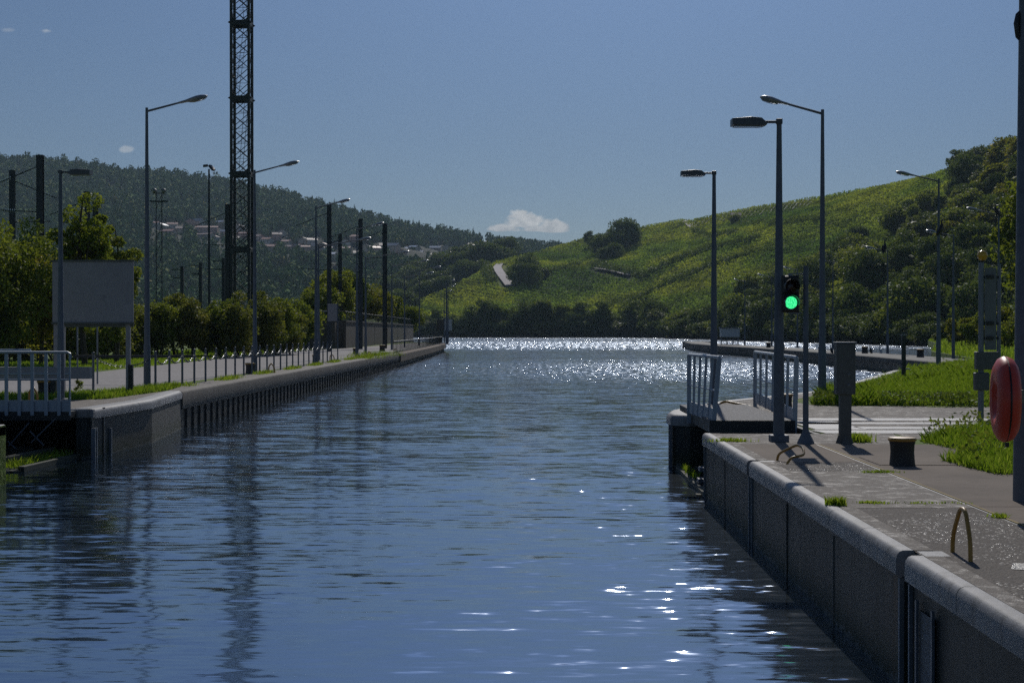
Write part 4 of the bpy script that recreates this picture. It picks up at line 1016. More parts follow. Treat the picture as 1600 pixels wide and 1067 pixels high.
# thin far masts and floodlights
fm = thing('floodlight_mast', 'thin grey floodlight mast with two tilted lamps left of the lattice mast', 'floodlight', ((325.5-HX)*110/F, 110, 1))
m = MB(); m.path([(0, 0, 0), (0, 0, 13.2)], [.11, .06], 10); m.build('pole', 'catenary', fm, True)
for s in (-1, 1): m = MB(); m._bar(Vector((s*.08, -.05, 13.45)), Vector((s*.38, -.15, 13.25+.15*s*-1)), .35, .16); m.build('floodlight', 'black', fm)
fm = thing('twin_lamp_tower', 'narrow trellis tower with two round lamps seen behind the nearest left lamp', 'light tower', ((247-HX)*150/F, 150, 1))
m = MB()
for s in (-1, 1): m.tube((s*.28, 0, 0), (s*.28, 0, 15), .05, n=6)
for k in range(10): m.tube((-.28, 0, 1.5*k), (.28, 0, 1.5*k+1.5), .025, n=5)
m.box(-.9, .9, -.05, .05, 14.2, 14.35); m.box(-.6, .6, -.05, .05, 15, 15.1); m.build('tower', 'catenary', fm)
for s in (-1, 1): m = MB(); m.lathe([(.05, -.22), (.2, -.12), (.24, .05), (.15, .2), (.02, .25)], 14, (s*.45, 0, 15.3)); m.build('lamp', 'gauge', fm, True)
for px, py, lab in ((312, 410, 'thin dark post against the hill, right of two faint ones'), (283, 416, 'thinner dark post against the hill, left of another'), (348, 403, 'thin trellis post just left of the mast and column')):
    D = 128; q = P(px, py, D); o = thing('line_post', lab, 'post', (q.x, D, 1)); m = MB(); m.box(-.13, .13, -.1, .1, 0, q.z-1); m.build('post', 'catenary', o)
    m = MB(); m.box(-.9, .1, -.03, .03, q.z-1.3, q.z-1.22); m.box(-.7, -.1, -.05, .05, q.z-2.0, q.z-1.9); m.build('cross_arm', 'catenary', o)

# ------------------------------------------------------------------ jetty on the right
t = thing('jetty', 'long low dark jetty wall with a square head across the inlet on the right', 'jetty', (22, 75, 0))
line = [(-.8, 0), (.1, 25), (0.1, 53), (-.4, 80), (-1.4, 98), (-1.3, 125), (.3, 150)]
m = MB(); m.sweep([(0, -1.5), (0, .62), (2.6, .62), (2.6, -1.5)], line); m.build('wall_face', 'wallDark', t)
m = MB(); m.sweep([(-.10, .60), (-.14, .7), (-.10, .92), (.0, .99), (.15, 1.02), (2.6, 1.02), (2.7, .98), (2.7, .60)], line); m.build('coping', 'wallL', t, smooth=True)
m = MB(); m.box(.32, 4.4, 150.05, 155, -1.5, 1.04); m.build('head_block', 'wallDark', t)
jb = bp
for i, (px, py, lab) in enumerate(((1343, 552, 'bollard on the jetty left of a jetty lamp'), (1428, 558, 'bollard on the jetty near the grassy bank'), (1216, 545, 'bollard on the jetty seen between two poles'), (1195, 543, 'bollard on jetty left of the thick lamp post'))):
    q = G(px, py, 1.02); dup(bp, (q.x+.3, q.y, 1.02), 0, lab, 1.45)
t = thing('signal_hut', 'small white hut on stilts at the jetty head', 'hut', ((1136-HX)*178/F, 176, 0))
m = MB(); m.box(-1.05, 1.05, -.8, .8, 1.9, 2.9); m.build('cabin', 'white', t, bevel=.03)
m = MB(); m.box(-1.2, 1.2, -.95, .95, 2.91, 3.0); m.build('roof', 'polelight', t)
for sx in (-1, -.3, .4, 1):
    m = MB(); m.box(sx*.95-.06, sx*.95+.06, -.06, .06, -1, 1.9); m.build('stilt', 'polelight', t)
m = MB(); m.box(-1.3, 1.3, -.95, -.9, 1.0, 1.06); m.box(-1.3, 1.3, -.95, -.9, 1.5, 1.54); m.build('guard_rail', 'rail', t)

# ------------------------------------------------------------------ birds
def cormorant(loc, label, rz=0, s=1., mat='lampbird'):
    m = MB()
    m.path([(-.26, 0, -.10), (-.18, 0, .02), (-.08, 0, .12), (.0, 0, .24), (.06, 0, .38), (.07, 0, .47), (.055, 0, .56), (.07, 0, .63), (.12, 0, .66), (.17, 0, .655), (.24, 0, .66)],
           [.015, .05, .095, .115, .10, .055, .036, .036, .045, .022, .006], 12, .85, 1)
    t = thing('perched_bird', label, 'bird', loc, rz); m.build('body', mat, t, True); t.scale = (s,)*3
    for sy in (-1, 1):
        w_ = MB(); w_.path([(.04, sy*.085, .38), (-.03, sy*.105, .26), (-.12, sy*.085, .10), (-.22, sy*.04, -.03)], [.03, .075, .055, .01], 8, .35, 1); w_.build('wing', mat, t, True)
        l_ = MB(); l_.tube((.0, sy*.04, .14), (.03, sy*.04, -.0), .018, .01, 6); l_.path([(.0, sy*.04, .0), (.09, sy*.05, .0)], [.012, .006], 5); l_.build('leg', mat, t)
    return t
for px, py, D, lab, rz in ((1554, 338, 80, 'upright black cormorant perched on the lamp near the right edge', 2.6), (1467, 367, 60, 'black bird perched on the back of the grassy bank lamp pole', .5), (1380, 395, 107, 'black cormorant perched on the jetty lamp', 1)):
    q = P(px, py, D); cormorant(q, lab, rz, .85 if D < 100 else 1.3)
for px, lab, mt in ((1352, 'black bird standing on the jetty beside a bollard', 'lampbird'), (1291, 'dark bird standing on jetty just left of the control pillar', 'lampbird'), (1367, 'white gull standing on the jetty by the lamp', 'gull')):
    q = G(px, 552, 1.02); cormorant((q.x+.3, q.y, 1.03), lab, 2, .8, mt)
SUNE = 3.2; SKYS = .08; EXPO = 0.0; SKYSAT = 1.0; SKYTINT = (1, 1, 1); CLOUD0 = (4, 4.6, 5.4); CLOUD1 = (7, 7.4, 7.8); DENOISE = True
SUNE = 2.5; SKYS = .075; SKYTINT = (.38, .425, .515); CLOUD0 = (3.8, 4.4, 5.0); CLOUD1 = (8.2, 8.5, 8.7); DENOISE = False; AUR = (3.4, 5.2, 9.0)
# ------------------------------------------------------------------ vegetation
GREY = 0
# near-left big trees (lit from behind)
big = [  # px, D, height, radius, material, label
    (5, 66, 7.0, 2.6, 'leafmid', 'bushy olive tree at the far left edge behind the walkway', 520),
    (62, 72, 6.6, 2.6, 'leafyellow', 'yellow green tree behind the left half of the blank board', 0),
    (128, 70, 9.2, 2.0, 'leaflime', 'tallest airy tree rising above the blank board', 0),
    (178, 76, 7.8, 1.5, 'leafmid', 'slender tree with ragged top right of the airy tree', 0),
    (-60, 64, 7.5, 3.2, 'leafmid', 'broad tree just beyond the left edge', 0),
    (35, 84, 8.4, 2.8, 'leafdark', 'dark tree behind the leftmost trees', 0),
    (100, 86, 6.5, 3.2, 'leafdark', 'dark filling bush behind the blank board', 0),
]
for i, (px, D, h, r, mt, lab, _) in enumerate(big):
    X = (px-HX)*D/F
    make_tree('tree', lab, 'tree', h, r, 60 if h < 9 else 64, 14000, .095, mt, base=.0, seed=20+i, tight=.26 if i in (2, 3) else .34, irregular=.45, loc=(X, D, 1), limbs=14)
# hedge of tall shrubs along the path, unique crowns
hd = [(222, 92, 3.6, 1.1), (246, 90, 4.3, 1.2), (272, 93, 4.1, 1.3), (298, 91, 3.7, 1.1), (322, 96, 3.2, 1.0), (343, 93, 3.9, 1.2), (368, 92, 4.0, 1.1), (390, 98, 3.7, 1.1), (412, 98, 4.6, 1.3), (432, 102, 4.4, 1.3), (452, 104, 3.6, 1.0), (200, 88, 3.9, 1.3), (160, 84, 3.6, 1.5), (120, 82, 3.4, 1.6), (80, 80, 3.4, 1.6), (40, 80, 3.6, 1.7), (0, 78, 3.6, 1.7), (-45, 78, 3.6, 1.8)]
place = ['right behind the nearest left lamp', 'tall and lit, right of the nearest left lamp', 'with yellow leaves between lamp and mast', 'narrow, midway between lamp and mast', 'low gap filler left of the mast', 'pale topped under the steel column', 'standing under the lattice mast', 'behind the lamp beside the lattice mast', 'tall, right of the mast lamp', 'bright topped, right of the mast lamp', 'last one before the stairs', 'beside the right edge of the blank board', 'behind the right part of the blank board', 'under the middle of the blank board', 'under the left part of the blank board', 'behind the walkway post', 'behind the left walkway railing', 'beyond the left picture edge']
for i, (px, D, h, r) in enumerate(hd):
    X = (px-HX)*D/F
    h *= 1.08; p, c = crown_points(h, r*1.45, 46, 9000, -.15, 0, .36, .5, 60+i)
    p[:, 2] = np.abs(p[:, 2]-.0)
    t = thing('hedge_shrub', 'tall hedge shrub '+place[i], 'shrub', (X, D, 1), 0, 'shrubs of the hedge along the left path')
    leaf_mesh('foliage', p, .085, ('hedge', 'leafmid', 'hedge', 'leafpale')[i % 4] if i % 4 != 3 else 'hedge', t)
    m = MB()
    for k in range(4): m.path([(0, 0, -.1), tuple(c[k]*.6), tuple(c[k])], [.06, .04, .015], 5)
    m.build('stems', 'bark', t)
# trees behind the retaining wall
tw = [(462, 135, 4.6, 2.6, 'leafmid'), (494, 150, 6.6, 2.6, 'leafmid'), (526, 156, 6.0, 2.9, 'leafmid'), (546, 172, 6.8, 2.6, 'leafdark'), (568, 194, 5.6, 3.4, 'leafyellow'), (590, 214, 5.4, 3.2, 'leafyellow'), (608, 236, 5.2, 3.2, 'leaflime'), (440, 128, 4.2, 2.4, 'leafpale'), (508, 165, 5.4, 3.0, 'leafyellow'), (636, 252, 6.8, 3.0, 'leaflime')]
lt = ['low grey green tree left of the third lamp', 'leafy tree behind the third left quay lamp', 'olive tree above the start of the wall railing', 'dark tree between two steel columns', 'yellowish tree behind the wall railing', 'yellowish tree beneath the last steel column', 'bright green tree at the far end of the retaining wall', 'pale shrubby tree left of the stairs', 'yellow green tree behind the small sign', 'low bright bush right of the retaining wall end']
for i, (px, D, h, r, mt) in enumerate(tw):
    make_tree('tree', lt[i], 'tree', h, r, 34, 9000, .14, mt, base=.0, seed=90+i, loc=((px-HX)*D/F, D, 1 if px < 500 or px > 630 else 3.3), irregular=.3)

# distant tree prototypes (shared meshes)
PROTO = []
for k, (mt, h, r, irr) in enumerate((('leafdark', 14, 6, .2), ('leafdark', 16, 5, .25), ('leafmid', 12, 5.2, .25), ('leafdark', 13, 6.5, .15), ('leafmid', 15, 4.6, .3), ('leafpale', 11, 5.4, .2), ('leafyellow', 10, 5, .2))):
    t = make_tree('tree', 'tmp', 'tree', h, r, 34, 4200, .42, mt, base=.02, seed=200+k, irregular=irr, loc=(0, 0, -500), limbs=6, trunk_r=.3)
    PROTO.append((t, h, r, [False]))
def put(k, loc, h, label, group=None, wide=1.):
    t, ph, pr, used = PROTO[k]; s = h/ph; S = (s*wide, s*wide, s)
    if not used[0]:
        used[0] = True; t.location = loc; t.rotation_euler = (0, 0, random.uniform(0, 6)); t.scale = S; t['label'] = label
        if group: t['group'] = group
        return t
    c = dup(t, loc, random.uniform(0, 6), label, S)
    if 'group' in c and not group: del c['group']
    if group: c['group'] = group
    return c
# shoreline belt: px, top row, kind
belt = [(655, 480, 1), (668, 488, 3), (684, 474, 1), (702, 486, 0), (716, 497, 2), (728, 488, 3), (742, 472, 0), (757, 458, 1), (768, 464, 1), (783, 474, 3), (792, 504, 5), (806, 476, 2), (820, 466, 0), (836, 459, 1), (850, 457, 4), (866, 470, 0), (880, 466, 4), (894, 482, 3), (910, 462, 1), (926, 480, 3), (944, 460, 1), (958, 484, 0), (972, 496, 5), (986, 470, 0), (1003, 455, 0), (1020, 462, 3), (1030, 478, 5), (1048, 492, 6), (1066, 474, 2), (1086, 486, 3), (1100, 470, 0), (1122, 486, 2), (1140, 465, 1), (1160, 455, 0), (1178, 446, 1), (1196, 458, 3), (1215, 448, 1), (1236, 470, 2), (1256, 450, 0), (1280, 458, 3), (1302, 480, 0), (1322, 470, 1), (1343, 484, 5), (1370, 478, 3), (1405, 450, 2), (1425, 470, 0), (1445, 478, 3)]
def shore(px): return lerp(px, V_D0)
for i, (px, py, k) in enumerate(belt):
    D = shore(px)+random.uniform(3, 14); h = EYE+(HY-py)*D/F-1; kind = ('dark rounded', 'tall dark', 'mid green', 'dark broad', 'mid green slender', 'silvery willow-like', 'yellow green')[k]
    put(k, ((px-HX)*D/F, D, .2), max(h, 4), f'{kind} tree, {ordn(i)} from the left in the belt on the far shore', 'trees of the far shore belt', 1.25 if h < 12 else 1.05)
# low undergrowth line at the shore: individually placed bushes
for i in range(60):
    px = 640+i*14+random.uniform(-4, 4); D = shore(px)+random.uniform(0, 5); h = random.uniform(4.5, 8)*min(1, D/500+.25)
    put(random.choice((0, 3, 3, 0, 2, 5) if i % 3 == 0 else (0, 3)), ((px-HX)*D/F, D, -.2), h, 'low dark bush overhanging the water along the far shore', 'low bushes along the far shore', 1.7)
# hill clusters
for px, py, k, s_, lab in ((922, 362, 1, 13, 'ragged small tree left of the dark clump on the vineyard skyline'), (936, 371, 0, 15, 'dark tree, left part of the clump on the vineyard skyline'), (952, 370, 0, 15, 'dark tree in the middle of the clump on the vineyard skyline'), (976, 350, 3, 21, 'largest dark tree crowning the clump on the vineyard skyline'), (990, 358, 0, 14, 'dark tree at the right end of the clump on the vineyard skyline'), (945, 390, 3, 10, 'dark tree below the skyline clump'), (960, 385, 3, 11, 'dark low tree hanging below the skyline clump'),
                        (822, 405, 0, 16, 'dark tree standing alone right of the vineyard lane'), (812, 418, 3, 14, 'dark tree at the foot of the lone tree by the lane'), (828, 420, 3, 13, 'dark bush right of the lone tree by the lane'), (848, 421, 5, 8, 'silvery bush right of the trees by the lane'), (1147, 336, 2, 8, 'small bush beside the crest rows of vines')):
    q0 = vine_py(px, py+s_*F/1000*.8)
    put(k, (q0.x, q0.y, q0.z-1), s_, lab, None, 1.1)
# dark wood on the spur behind the vineyard edge
n = 0
for px0, t0 in [(p, t) for t in (.15, .35, .55, .75, .95) for p in range(590, 800, 17)]:
    px = px0+random.uniform(-7, 7); q = spur_at(px, t0)
    if px > 640 and q.y < lerp(px, V_D1)+12: continue
    h = random.uniform(16, 25) if px > 690 else random.uniform(13, 20)
    put(random.choice((0, 3, 1, 3)), (q.x, q.y, q.z-2), h, 'dark tree in the shaded wood between the village and the vineyard', 'trees of the shaded wood by the vineyard', 1.3); n += 1
# wood on the right hand slope
# region in photo: right of a line from (1130,450) to (1500,230)
cnt = 0; tries = 0
cells = set()
while cnt < 150 and tries < 6000:
    tries += 1; px = random.uniform(1135, 1760); t0 = random.uniform(0.03, 1)
    q = vine_at(px, t0); py = HY-(q.z-EYE)*F/q.y
    lim = lerp(px, [(1135, 455), (1200, 440), (1270, 425), (1310, 372), (1345, 345), (1400, 332), (1440, 318), (1480, 262), (1500, 225), (1600, 180), (1760, 100)])
    if py < lim+22: continue
    key = (int(q.x/7.5), int(q.y/9))
    if key in cells: continue
    cells.add(key); h = random.uniform(7, 13)*(1.1 if px > 1480 and t0 > .8 else 1)
    k = random.choice((0, 0, 1, 2, 2, 3, 3, 4, 5, 6) if py < 420 else (0, 0, 1, 3, 3, 2))
    put(k, (q.x, q.y, q.z-1), h, 'bushy tree in the wood climbing the right slope', 'trees of the wood on the right slope', 1.25); cnt += 1
for i, (px, py, s_) in enumerate(((1505, 236, 13), (1525, 228, 13), (1548, 222, 12), (1570, 212, 14), (1592, 206, 14))):
    q = vine_at(px, 1.0); put(0 if i != 1 else 3, (q.x, q.y-6, EYE+(HY-py)*(q.y-6)/F-s_), s_, f'dark tree, {ordn(i)} from the left on the skyline above the right wood', 'skyline trees above the right wood')
# hanging lit branches at the right edge and bank trees
make_tree('tree', 'tree with hanging yellow green leaves cut by the right mast', 'tree', 17, 3.6, 60, 14000, .22, 'leaflime', seed=300, loc=((1612-HX)*130/F, 130, 1.5), irregular=.4, base=.1)
for i, (px, D, h, mt) in enumerate(((1500, 150, 3.4, 'leafyellow'), (1530, 140, 3.8, 'leafmid'), (1565, 128, 3.6, 'leafyellow'), (1600, 120, 4.2, 'leafmid'), (1480, 165, 2.8, 'leafpale'))):
    make_tree('shrub', f'yellowish shrub, {ordn(i)} of the bank shrubs behind the gauge post', 'shrub', h, h*.6, 20, 5000, .13, mt, 'bank shrubs behind the gauge post', base=0, seed=320+i, loc=((px-HX)*D/F, D, 1))

# forest covering the left hill: one mass
def blob_template(seed):
    import bmesh
    bm = bmesh.new(); bmesh.ops.create_icosphere(bm, subdivisions=1, radius=.72); g_ = np.random.default_rng(seed)
    V = np.array([v.co[:] for v in bm.verts])*g_.uniform(.8, 1.1, (len(bm.verts), 1)); Fc = np.array([[v.index for v in f.verts] for f in bm.faces]); bm.free()
    n = 64; k = g_.normal(size=(n, 3)); k /= np.linalg.norm(k, axis=1)[:, None]; lob = g_.normal(size=(5, 3)); lob /= np.linalg.norm(lob, axis=1)[:, None]
    r_ = .72+.42*np.max(np.clip(k @ lob.T, 0, 1)**3, axis=1)*g_.uniform(.5, 1.1, n); p_ = k*r_[:, None]
    a_ = g_.normal(size=(n, 3)); a_ /= np.linalg.norm(a_, axis=1)[:, None]; b_ = np.cross(a_, k); b_ /= np.linalg.norm(b_, axis=1)[:, None]+1e-9; s_ = g_.uniform(.16, .30, n)[:, None]
    q = np.stack([p_-a_*s_, p_+b_*s_*.7, p_+a_*s_, p_-b_*s_*.7], 1).reshape(-1, 3); o_ = len(V)
    f_ = np.concatenate([np.array([[4*i, 4*i+1, 4*i+2], [4*i, 4*i+2, 4*i+3]])+o_ for i in range(n)])
    return np.concatenate([V, q]), np.concatenate([Fc, f_])
T = [blob_template(s) for s in range(6)]
def forest(name, at, pxr, tr, n, hr, label, seed, avoid=None, mat='forest', dens=None):
    g_ = np.random.default_rng(seed); VV = []; II = []; off = 0
    for i in range(n):
        px = g_.uniform(*pxr); t0 = g_.uniform(tr[0], tr[1])**.75; q = at(px, min(t0, 1)); py = HY-(q.z-EYE)*F/q.y
        if avoid and avoid(px, py, g_): continue
        h = g_.uniform(*hr)
        if lowzone(px, py): h = g_.uniform(2.5, 5)
        r = h*g_.uniform(.38, .55); con = g_.uniform() < .03 or (330 < px < 760 and t0 > .93 and g_.uniform() < .3)
        if con: r *= .45; h *= 1.15
        V, Fc = T[g_.integers(0, 6)]; a = g_.uniform(0, 6.28); ca, sa = math.cos(a), math.sin(a)
        v = V.copy(); v[:, 2] = v[:, 2]*h*.6+h*.45
        if con: k_ = np.clip(1.15-v[:, 2:3]/h, .05, 1.1); v[:, :2] *= k_*1.6
        v[:, :2] *= r; x = v[:, 0]*ca-v[:, 1]*sa+q.x; y_ = v[:, 0]*sa+v[:, 1]*ca+q.y
        VV.append(np.stack([x, y_, v[:, 2]+q.z-1], 1)); II.append(Fc.ravel()+off); off += len(V)
    o = raw_mesh(name, np.concatenate(VV), 3, np.concatenate(II), mat); o['kind'] = 'stuff'; tag(o, label, 'forest'); return o
vh = [(238, 352, 11, 1, 18), (252, 356, 9, 0, 25), (296, 350, 12, 3, 22), (308, 347, 13, 0, 32), (322, 359, 24, 1, 16), (318, 368, 22, 2, 14), (333, 371, 14, 1, 20), (344, 352, 10, 3, 18), (352, 366, 12, 0, 25), (372, 358, 12, 3, 19), (381, 368, 15, 1, 18), (388, 380, 10, 3, 17), (400, 374, 14, 2, 20), (416, 377, 12, 1, 20), (432, 372, 10, 2, 24), (440, 364, 12, 0, 30), (448, 378, 11, 1, 18), (462, 384, 15, 2, 18), (474, 379, 10, 0, 25), (486, 375, 11, 2, 22), (493, 390, 9, 3, 17), (478, 390, 10, 1, 18), (523, 402, 10, 3, 20), (526, 416, 9, 3, 24), (572, 386, 13, 3, 18), (585, 392, 11, 1, 20), (600, 384, 10, 2, 26), (614, 390, 13, 0, 28), (634, 388, 10, 3, 18), (647, 391, 9, 3, 18), (668, 389, 12, 0, 30), (680, 388, 13, 3, 24), (697, 388, 14, 0, 28), (722, 389, 12, 3, 17), (734, 386, 10, 2, 20), (672, 402, 16, 2, 20), (690, 408, 18, 1, 19), (704, 404, 14, 1, 26), (757, 377, 7, 3, 17), (540, 380, 11, 2, 22), (556, 376, 10, 1, 22), (268, 352, 11, 1, 22), (281, 360, 10, 2, 24), (263, 364, 12, 1, 20), (364, 372, 11, 2, 22), (405, 384, 11, 1, 24), (424, 388, 12, 1, 22), (452, 391, 10, 2, 20), (505, 384, 11, 1, 22), (512, 392, 10, 2, 26), (540, 392, 10, 1, 22), (560, 396, 11, 2, 24), (628, 398, 11, 1, 22), (710, 396, 11, 1, 24), (655, 396, 9, 0, 24)]
def village(px, py, g_):
    return any(abs(px-a) < w_*.95 and 0 < py-b < 7 for a, b, w_, *_ in vh)
def lowzone(px, py):
    return any(abs(px-a) < w_*.9 and -2 < py-b < 21 for a, b, w_, *_ in vh)
fm_, nt_, b_ = nodes('forest_mass')
v_ = pos(nt_); f_ = noise(nt_, v_, .25, 5, .7); g2 = N(nt_, 'ShaderNodeNewGeometry')
c_ = ramp(nt_, g2.outputs['Random Per Island'], [(0, (.09, .18, .05)), (.5, (.14, .26, .06)), (.85, (.23, .30, .07)), (1, (.34, .30, .09))])
c_ = mixc(nt_, maprange(nt_, f_, .45, .62, 0, .6), c_, (.02, .035, .016))
L(nt_, c_, b_.inputs['Base Color']); b_.inputs['Roughness'].default_value = .9; b_.inputs['Specular IOR Level'].default_value = .1
bp_ = N(nt_, 'ShaderNodeBump'); bp_.inputs['Distance'].default_value = 2.5; L(nt_, f_, bp_.inputs['Height']); L(nt_, bp_.outputs[0], b_.inputs['Normal'])
M['mass'] = fm_
forest('forest', left_at, (-420, 1010), (.02, 1.0), 9500, (9, 16), 'dense mixed forest covering the far left hill', 5, village, 'mass')

# village houses
def roofm(name, c, r=.3): return paint(name, c, r, .15, .5, tuple(x*.7 for x in c), obj=False)
RM = [roofm('roof_slate', (.10, .11, .13), .28), roofm('roof_tile', (.34, .14, .09), .5), roofm('roof_brown', (.22, .12, .09), .5), roofm('roof_pale', (.30, .30, .31), .22)]
WM = [paint('house_white', (.66, .63, .58), .8, .1, .4, obj=False), paint('house_cream', (.60, .48, .38), .8, .1, .4, obj=False), paint('house_pink', (.58, .38, .31), .8, .1, .4, obj=False)]
M['winglass'] = paint('window_glass', (.03, .035, .04), .1, .1, 5)
def house(px, py, w_, d_, h_, pitch, rz, wm, rm, label):
    q = left_py(px, py+4); t = thing('house', label, 'house', (q.x, q.y, q.z-1.0), rz, 'houses of the hillside village')
    m = MB(); m.box(-w_/2, w_/2, -d_/2, d_/2, -3, h_)
    rh = math.tan(R(pitch))*d_/2
    m.add([(-w_/2, -d_/2, h_), (-w_/2, d_/2, h_), (-w_/2, 0, h_+rh), (w_/2, -d_/2, h_), (w_/2, d_/2, h_), (w_/2, 0, h_+rh)], [(0, 2, 1), (3, 4, 5)]); m.build('wall', WM[wm], t)
    e = .5; m = MB(); z_e = h_-math.tan(R(pitch))*e
    for s in (-1, 1):
        m.add([(-w_/2-e, s*(d_/2+e), z_e), (w_/2+e, s*(d_/2+e), z_e), (w_/2+e, 0, h_+rh), (-w_/2-e, 0, h_+rh), (-w_/2-e, s*(d_/2+e), z_e+.3), (w_/2+e, s*(d_/2+e), z_e+.3), (w_/2+e, 0, h_+rh+.3), (-w_/2-e, 0, h_+rh+.3)],
              [(0, 1, 2, 3), (7, 6, 5, 4), (0, 4, 5, 1), (1, 5, 6, 2), (2, 6, 7, 3), (3, 7, 4, 0)])
    rf = m.build('roof', RM[rm], t)
    m = MB(); m.box(w_*.22, w_*.22+.9, .3, 1.2, h_+rh*.5, h_+rh+1.2); m.build('chimney', WM[2], rf)
    nwin = max(2, int(w_/3.4))
    for i in range(nwin):
        x = -w_/2+w_*(i+.5)/nwin
        for z in ((1.2,) if h_ < 4.5 else (1.2, 4.0)):
            m = MB(); m.box(x-.55, x+.55, -d_/2-.06, -d_/2-.01, z, z+1.3); m.build('window', 'winglass', t)
rn = {0: 'dark slate roof', 1: 'red brown tiled roof', 2: 'brown roof', 3: 'pale shining roof'}
for i, (px, py, w_, rm, pt) in enumerate(sorted(vh)):
    house(px, py+(i*7 % 5)-2, w_*.9, 9, 5.6 if i % 3 else 4.2, pt, R(random.uniform(-30, 30)+(80 if i % 4 == 1 else 0)), i % 3, rm, f'village house with {rn[rm]}, {ordn(i)} from the left on the hillside')
# vines standing in rows over the whole slope (countless leaves)
def vine_leaves(n):
    px = rng.uniform(650, 1700, n); t0 = rng.uniform(0.0, 1.0, n)**.9
    D0 = np.interp(px, *zip(*V_D0)); D1 = np.interp(px, *zip(*V_D1)); Y = D0+(D1-D0)*t0; X = (px-HX)*Y/F
    ca, sa = math.cos(.5), math.sin(.5); u = X*ca+Y*sa; w_ = -X*sa+Y*ca
    u = np.round(u/4.6)*4.6+rng.normal(0, .75, n); X = u*ca-w_*sa; Y = u*sa+w_*ca
    px = HX+X*F/Y; D0 = np.interp(px, *zip(*V_D0)); D1 = np.interp(px, *zip(*V_D1)); t0 = (Y-D0)/(D1-D0); ok = (t0 > .02) & (t0 < 1.0)
    px, t0, X, Y = px[ok], t0[ok], X[ok], Y[ok]
    cols = np.arange(560, 2301, 8); gi = np.clip((px-560)/8, 0, len(cols)-1.001); gj = np.clip(t0*60, 0, 59.999)
    Zg = np.array([[vine_at(float(c), j/60).z for c in cols] for j in range(61)])
    i0 = gi.astype(int); j0 = gj.astype(int); fi = gi-i0; fj = gj-j0
    z = (Zg[j0, i0]*(1-fi)+Zg[j0, i0+1]*fi)*(1-fj)+(Zg[j0+1, i0]*(1-fi)+Zg[j0+1, i0+1]*fi)*fj
    lane = np.array([[*(lambda q: (q.x, q.y))(vine_py(a, b))] for a, b in ((797, 449), (786, 434), (776, 420), (780, 416))])
    keep = np.ones(len(px), bool)
    for a, b in zip(lane, lane[1:]):
        for k in np.linspace(0, 1, 12): c_ = a+(b-a)*k; keep &= (X-c_[0])**2+(Y-c_[1])**2 > 30
    trk = [vine_py(a, b) for a, b in ((932, 421), (945, 423), (958, 426), (972, 429), (985, 432))]
    for a, b in zip(trk, trk[1:]):
        for k in np.linspace(0, 1, 6): c_ = a+(b-a)*float(k); keep &= ((X-c_.x)/3.5)**2+((Y-c_.y+5)/9)**2 > 1
    return np.c_[X, Y, z+rng.uniform(.3, 1.5, len(px))][keep]
o = leaf_mesh('vines', vine_leaves(240000), .62, 'vineleaf'); o['kind'] = 'stuff'; tag(o, 'countless green and yellow vines in rows covering the right hillside', 'vines')
M['vinerow'] = paint('vine_leaves', (.05, .075, .016), .95, .5, .8, (.02, .03, .01), obj=False)
for lab, pl, hh in (('dark hedgerow running right from the skyline tree clump', [(925, 415), (960, 424), (1005, 433)], 1.6), ('long dark hedgerow climbing across the middle of the vineyard', [(1005, 433), (1060, 408), (1120, 388), (1185, 376)], 1.5),
                    ('hedgerow below the crest rows near the skyline', [(1150, 353), (1220, 352), (1290, 345)], 1.5), ('lower hedgerow between the belt trees and the middle of the vineyard', [(985, 474), (1045, 444), (1110, 418), (1180, 398)], 1.3),
                    ('hedgerow from the lane towards the skyline tree clump', [(805, 446), (860, 427), (915, 412)], 1.5), ('short hedgerow right of the crest track', [(1085, 362), (1110, 372), (1150, 366)], 1.3), ('dark hedge along the left side of the vineyard lane', [(760, 420), (762, 430), (770, 442)], 1.6)):
    pts_ = []
    for (x0_, y0_), (x1_, y1_) in zip(pl, pl[1:]):
        for k in range(26):
            u_ = (k+random.random())/26; q = vine_py(x0_+(x1_-x0_)*u_, y0_+(y1_-y0_)*u_+2*math.sin(k*.7)); r_ = hh*random.uniform(.6, 1.5)
            v_ = rng.normal(size=(55, 3)); v_ /= np.linalg.norm(v_, axis=1)[:, None]; pts_.append(np.array(q)+v_*np.array([r_*1.8, r_*1.8, r_])*rng.uniform(.5, 1, (55, 1))+np.array([0, 0, r_*.8]))
    tag(leaf_mesh('hedgerow', np.concatenate(pts_), .55, 'leafdark'), lab, 'hedge')
# vineyard crest rows
t_ = []
for i in range(26):
    px = 1090+i*7.2; q = vine_at(px, .985); q2 = vine_at(px-12, .90)
    m = MB(); d = q2-q; n_ = 9; vs = []
    m.path([q+d*(k/n_)+Vector((random.uniform(-.2, .2), 0, .1)) for k in range(n_+1)], [random.uniform(.7, 1.25) for _ in range(n_+1)], 6, .55, 1.1)
    o = m.build('vine_row', 'vinerow', None); tag(o, f'{ordn(i)} vine row from the left along the crest right of the track', 'vine row', 'vine rows on the crest')
hq = vine_py(1147, 346)
t = thing('vineyard_hut', 'tiny dark vineyard hut beside the crest vine rows', 'hut', (hq.x, hq.y-5, hq.z-.3))
m = MB(); m.box(-2.6, 2.6, -2, 2, -1, 3.2); m.build('wall', WM[2], t); m = MB(); m.add([(-3, -2.4, 3.2), (3, -2.4, 3.2), (3, 2.4, 3.2), (-3, 2.4, 3.2), (-3, 0, 4.8), (3, 0, 4.8)], [(0, 1, 5, 4), (2, 3, 4, 5), (0, 4, 3), (1, 2, 5), (0, 3, 2, 1)]); m.build('roof', RM[2], t)

